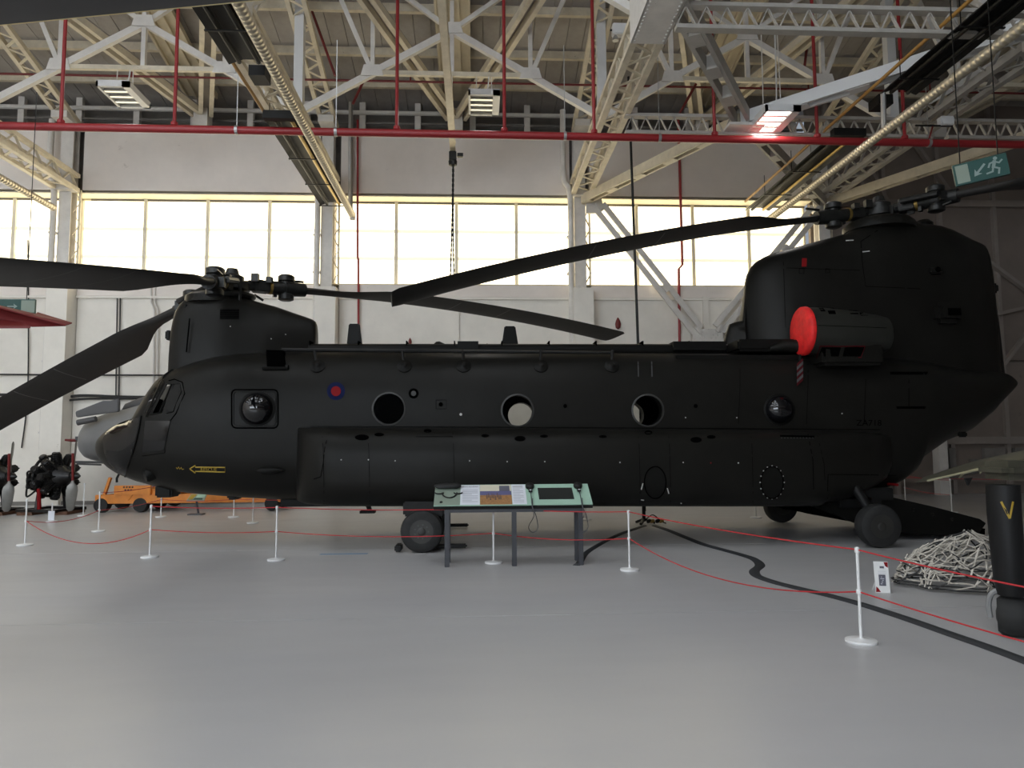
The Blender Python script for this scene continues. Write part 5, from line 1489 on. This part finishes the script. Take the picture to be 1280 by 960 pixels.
MB().add(P, [(0, 1, 2, 3)]).build('light_opening', 'leg', la)
c = at(1262, 600, Yl + .12); MB().box(c + Vector((.12, .12, .08)), (.40, .4, .16)).build('leg_root_fairing', 'camo', la, bevel=.06)
MB().prism([at(1207, 598, 7.2), at(1216, 597, 7.2), at(1211, 607, 7.2)], (0, .03, 0)).build('wing_fitting', 'leg', la)
# other leg out of the picture carries the far side
q = rt2; MB().lathe([(.15, 0), (.16, .3), (.14, q.z)], (q.x, q.y, 0), (0, 0, 1), 16).build('leg_fairing', 'leg', la, smooth=True)

# ---- grey jet nose behind the helicopter nose
Yj = 19.95
jt = thing('jet_aircraft', (at(150, 560, Yj).x, Yj, 0), 'pale grey jet with red tipped nose probe parked behind the helicopter nose', 'aircraft')
js = []
for px, yt, yb in ((103.5, 551, 556), (104.5, 541, 563), (107, 534, 568), (112, 528, 572.5), (120, 522.5, 575.5), (135, 517, 578), (155, 512, 580), (185, 503, 582), (230, 498, 584), (300, 496, 585)):
    a, b = at(px, yt, Yj), at(px, yb, Yj); js.append(sect(a.x, Yj, a.z, b.z, (a.z - b.z) / 2 * 1.02, 2.1, 28))
MB().loft(js).build('fuselage', 'jet', jt, smooth=True)
MB().loft([sect(at(px, 530, Yj).x, Yj, at(px, yt, Yj).z, at(px, yb, Yj).z, w_, 2.2, 20) for px, yt, yb, w_ in ((152, 514, 517, .1), (160, 504, 516, .28), (172, 499, 514, .34), (200, 489, 512, .36), (235, 486, 510, .3))]).build('canopy', 'jetd', jt, smooth=True)
MB().prism([Vector((v.x, Yj - .75, v.z)) for v in (at(113, 516, Yj), at(146, 503, Yj), at(155, 503, Yj), at(165, 500, Yj), at(165, 516, Yj), at(142, 519, Yj), at(114, 523, Yj))], (0, .12, 0)).build('intake_plate', 'jetd', jt, bevel=.02)
MB().lathe([(.06, 0), (.07, .35)], at(97, 527.5, Yj - .7), at(121, 523.5, Yj - .7) - at(97, 527.5, Yj - .7), 12).build('gun_tube', 'jetd', jt, smooth=True)
MB().tube([at(97, 528.5, Yj - .7), at(120, 523.5, Yj - .7)], .075, 10).build('gun_tube', 'jetd', jt, smooth=True)
MB().tube([at(96, 550.5, Yj), at(112, 551, Yj), at(124, 550.5, Yj)], [.022, .03, .045], 8).build('probe', 'jetd', jt, smooth=True)
MB().tube([at(81.5, 550, Yj), at(90, 550.5, Yj), at(96, 550.5, Yj)], [.03, .04, .045], 8).build('probe_cover', 'redd', jt, smooth=True)
MB().box(at(98.5, 548, Yj - .3), (.14, .1, .1)).build('probe_vane', 'jetd', jt)
MB().bar(at(96, 577.5, Yj - .4), at(130, 578, Yj - .4), .16, .06).build('lower_boom', 'jetd', jt)
MB().bar(at(97, 580, Yj - .4), at(126, 581, Yj - .4), .1, .04).build('lower_boom', 'jetd', jt)
q = at(220, 570, Yj); MB().tube([(q.x, Yj, q.z), (q.x, Yj, .3)], .07, 10).build('nose_leg', 'jetd', jt); MB().lathe([(.15, -.08), (.26, -.07), (.28, 0), (.26, .07), (.15, .08)], (q.x, Yj, .28), (0, 1, 0), 24).build('nose_wheel', 'tyre', jt, smooth=True)

# ---- two radial engines on stands
def engine(px, py, Y, label, proto=None):
    c = at(px, py - 4, Y)
    if proto is not None:
        e = copy_tree(proto[0]); e.location = proto[0].location + (Vector((c.x, Y, 0)) - proto[1]); e['label'] = label; return e
    t = thing('radial_engine', (c.x, Y, 0), label, 'engine', 'black radial engines on display')
    ax = Vector((.96, -.28, 0)).normalized(); up = Vector((0, 0, 1)); sd = ax.cross(up)
    MB().lathe([(.30, -.38), (.36, -.3), (.36, -.02), (.28, .02), (.24, .12), (.16, .2), (.12, .34), (.05, .36)], c, ax, 24).build('crankcase', 'engine', t, smooth=True, ang=35)
    for row in (0, 1):
        for k in range(9):
            a = 2 * PI * (k + .5 * row) / 9; d = sd * math.cos(a) + up * math.sin(a); o = c + ax * (-.05 - .22 * row)
            pr = []
            for i in range(7): pr += [(.098, .26 + i * .04), (.098, .275 + i * .04), (.08, .28 + i * .04)]
            pr += [(.09, .55), (.06, .58)]
            cy = MB().lathe(pr, o, d, 12).build('cylinder', 'engine', t)
            MB().tube([o + ax * .14 + d * .2, o + ax * .12 + d * .54], .016, 6).build('push_rod', 'blk', cy)
            if row == 0 and k % 2: MB().box(o + d * .5 + ax * .06, (.06, .06, .04)).build('plug_cap', 'grey', cy)
    ring = MB(); ring.tube([c + ax * -.32 + (sd * math.cos(i * PI / 12) + up * math.sin(i * PI / 12)) * .48 for i in range(25)], .035, 8); ring.build('exhaust_ring', 'engine', t, smooth=True)
    pc = c + ax * .36
    MB().lathe([(.09, -.08), (.11, 0), (.09, .1), (.02, .2)], pc, ax, 16).build('propeller_hub', 'engine', t, smooth=True)
    for k in range(2):
        a = -PI / 2 + .06 + k * PI; d = sd * math.cos(a) + up * math.sin(a); tg = ax.cross(d)
        ss = []
        for r, ch_, tk, pk in ((.06, .06, .03, 1.2), (.16, .08, .03, 1.1), (.24, .22, .022, .95), (.34, .25, .018, .8), (.55, .23, .014, .6), (.78, .17, .010, .5), (.84, .06, .006, .5)):
            u = tg * math.cos(pk) + ax * math.sin(pk); v = ax * math.cos(pk) - tg * math.sin(pk); ss.append(airfoil(pc + d * r, u, v, ch_, tk, .5, 12))
        MB().loft(ss).build('propeller_blade', 'prop', t, smooth=True)
    # tube mount behind
    for a in (.6, 1.5, 2.4, 3.6, 4.6, 5.6):
        d = sd * math.cos(a) + up * math.sin(a); d2 = sd * math.cos(a + .5) + up * math.sin(a + .5); b = c - ax * .72
        m_ = MB(); m_.tube([c - ax * .35 + d * .42, b + d2 * .18 - up * .1], .02, 6); m_.tube([c - ax * .35 + d * .42, b + (sd * math.cos(a - .5) + up * math.sin(a - .5)) * .2 - up * .1], .02, 6); m_.build('mount_tube', 'blk', t)
    MB().lathe([(.26, -.03), (.26, .03)], c - ax * .72 - up * .1, ax, 16).build('accessory_case', 'engine', t)
    for i in range(4):
        MB().tube(smoothpath([c - ax * .4 + up * (.1 - .12 * i) - Vector((0, .3, 0)), c - ax * .7 - Vector((0, .35, 0)) + up * (.12 - .2 * i), c - ax * .9 - Vector((0, .12, .1 * i))], 5), .022, 6).build('hose', 'blk', t, smooth=True)
    st = MB(); zb = .04
    f0 = Vector((c.x, Y, 0))
    for s_ in (-1, 1):
        st.bar(f0 + sd * s_ * .42 - ax * .8 + up * .1, f0 + sd * s_ * .42 + ax * .35 + up * .1, .07, .07)
        st.bar(f0 + sd * s_ * .42 - ax * .25 + up * .1, c + sd * s_ * .3 - ax * .25, .06, .06)
    for k in (-.75, .25): st.bar(f0 - sd * .45 + ax * k + up * .1, f0 + sd * .45 + ax * k + up * .1, .06, .06)
    st.build('stand', 'engine', t)
    MB().tube([f0 - ax * .28 - Vector((0, .42, 0)) + up * .1, f0 - ax * .3 - Vector((0, .45, 0)) + up * .62], .045, 8).build('stand_post', 'rred', t, smooth=True)
    MB().box2(f0 + Vector((-.75, -.4, 0)), f0 + Vector((-.4, .4, .07))).build('skid', 'wood', t); MB().box2(f0 + Vector((.1, -.4, 0)), f0 + Vector((.4, .4, .07))).build('skid', 'wood', t)
    MB().tube([c + ax * .42 + up * .55 + sd * .1, c + ax * .45 - up * .1 + sd * .1], .03, 6).build('warning_rod', 'redd', t)
    return t, Vector((c.x, Y, 0))


pe = engine(76, 599, 18.1, 'complete black radial engine with grey propeller on a red stand, left of the jet nose')
engine(-3, 600, 18.1, 'black radial engine cut by the left picture edge', pe)

# ---- orange trailer
Yt = 18.5
ot = thing('orange_trailer', (at(240, 630, Yt).x, Yt, 0), 'orange flatbed trailer parked behind the helicopter nose', 'trailer')
def tbox(px0, py0, px1, py1, y0, y1, name, m, **k):
    a, b = at(px0, py0, Yt), at(px1, py1, Yt); return MB().box2((a.x, Yt + y0, b.z), (b.x, Yt + y1, a.z)).build(name, m, ot, **k)
tbox(128, 617.5, 365, 626, -.35, -.22, 'side_beam', 'orange', bevel=.01); tbox(128, 617.5, 365, 626, .7, .83, 'side_beam', 'orange', bevel=.01)
tbox(152.5, 606, 197, 617, -.4, -.32, 'deck_plate', 'orange', bevel=.01); tbox(166, 611, 218, 617.5, -.32, .8, 'deck', 'orange', bevel=.01)
for px in (132, 165, 210, 260, 310, 360): tbox(px - 2, 618.5, px + 2, 625, -.25, .75, 'cross_beam', 'orange')
d_ = MB(); d_.bar(at(128, 626, Yt - .2), at(138, 597, Yt - .2), .08, .06); d_.build('drawbar', 'orange', ot)
MB().prism([at(150, 618, Yt - .37), at(166, 618, Yt - .37), at(160, 626, Yt - .37)], (0, .02, 0)).build('gusset', 'orange', ot)
for px, r in ((135, .18), (183, .18), (344, .18)):
    q = atz(px, 638.5); 
    for y in (-.25, .75):
        c_ = Vector((at(px, 630, Yt).x, Yt + y, r)); o = MB().lathe([(r * .5, -.12), (r * .9, -.12), (r, -.06), (r, .06), (r * .9, .12), (r * .5, .12)], c_, (0, 1, 0), 24).build('wheel', 'tyre', ot, smooth=True, ang=35)
    MB().bar((at(px, 630, Yt).x, Yt - .25, r), (at(px, 630, Yt).x, Yt + .75, r), .06).build('axle', 'blk', ot)
    MB().bar((at(px, 630, Yt).x, Yt + .2, r), (at(px, 630, Yt).x, Yt + .2, .40), .08).build('axle_post', 'orange', ot)
for i in range(7):
    q = at(155 + i * 1.8, 609 + 3.5 * (i % 2), Yt - .4); MB().lathe([(.02, 0), (.02, -.012)], q, (0, 1, 0), 8).build('bolt', 'blk', ot)

# ---- small tilted info panel
p = atz(248, 643.5)
ip = thing('info_panel', (p.x, p.y, 0), 'small tilted green and yellow information panel on a bent grey leg by the trailer', 'sign')
P = [at(233, 625.5, p.y - .1), at(255, 625.5, p.y - .1), at(258.5, 617.5, p.y + .12), at(239, 617.5, p.y + .12)]
MB().prism(P, (0, .01, -.03)).build('panel', 'signl', ip)
n_ = (P[1] - P[0]).cross(P[3] - P[0]).normalized(); n_ = n_ if n_.z > 0 else -n_
f = lambda u, v: P[0].lerp(P[1], u).lerp(P[3].lerp(P[2], u), v) + n_ * .006
MB().add([f(.05, .1), f(.3, .1), f(.4, .9), f(.05, .9)], [(0, 1, 2, 3)]).build('print', 'yel', ip); MB().add([f(.45, .4), f(.95, .4), f(.95, .9), f(.45, .9)], [(0, 1, 2, 3)]).build('print', 'mint', ip); MB().add([f(.35, .1), f(.9, .1), f(.85, .35), f(.4, .35)], [(0, 1, 2, 3)]).build('print', 'signg', ip)
MB().tube([(p.x, p.y, .03), (p.x - .05, p.y + .02, .25), (P[0].x * .5 + P[1].x * .5, p.y, P[0].z - .01)], .025, 8).build('leg', 'table', ip); MB().box((p.x - .05, p.y, .015), (.34, .2, .03)).build('base', 'table', ip)

# ---- wing of a suspended aircraft at the top left, and a red wing tip
A0, A1 = at(-160, 47, 6.85), at(345, -2, 6.33)
zc0 = A0.z
hw = thing('suspended_aircraft', A0, 'dark wing with lit-coloured trailing edge hanging overhead at the upper left', 'aircraft')
d = (A1 - A0).normalized(); pr = Vector((d.y, -d.x, 0)).normalized(); A1 = A0 + d * 4.2
ws = []
for t_, ch_, th_ in ((-.3, 2.0, .13), (0, 1.95, .12), (.6, 1.75, .11), (.92, 1.45, .09), (1.0, .8, .05)):
    c = A0 + d * 4.2 * t_
    ws.append([c + pr * (ch_ * .5 - ch_ * .5 * math.cos(a)) + Vector((0, 0, th_ * math.sin(a) * (.3 + .7 * (1 - math.cos(a)) / 2))) for a in [2 * PI * i / 20 for i in range(20)]])
MB().loft(ws).build('wing', 'wingd', hw, smooth=True)
MB().tube([s_[0] + Vector((0, 0, .006)) for s_ in ws], .012, 6).build('trailing_edge', 'winge', hw, smooth=True)
for t_ in (.1, .7):
    q = A0 + d * 4.2 * t_ + pr * 1.0; MB().tube([q, (q.x, q.y, zr(q.y))], .01, 5).build('suspension_wire', 'blk', hw)
Yr = 14.0
rw = thing('red_aircraft', at(20, 400, Yr), 'red aircraft wing tip reaching in at the left picture edge', 'aircraft')
def plate(pts, y, t, name, m): return MB().prism([at(px, py, y + dy) for px, py, dy in pts], (0, .02, t)).build(name, m, rw, bevel=.006)
plate([(-60, 403, -.6), (0, 411, -.3), (38, 410.5, -.1), (0, 400, .5), (-60, 388, .7)], Yr, .05, 'elevator', 'redd')
plate([(-60, 371, 0), (0, 385.5, .1), (42, 397, .2), (82, 407.5, .25), (90, 404.8, .4), (46, 391.5, .7), (42, 395, .5), (0, 384, .6), (-60, 369, .6)], Yr, .03, 'tailplane', 'redd')
plate([(-60, 388, .2), (0, 399, .2), (40, 409, .2), (82, 408, .3), (42, 397, .3), (0, 385.5, .3), (-60, 371, .3)], Yr + .1, .02, 'lower_skin', 'redd')
q = at(-20, 395, Yr + .2); MB().tube([q, (q.x, q.y, 11)], .01, 5).build('suspension_wire', 'blk', rw)
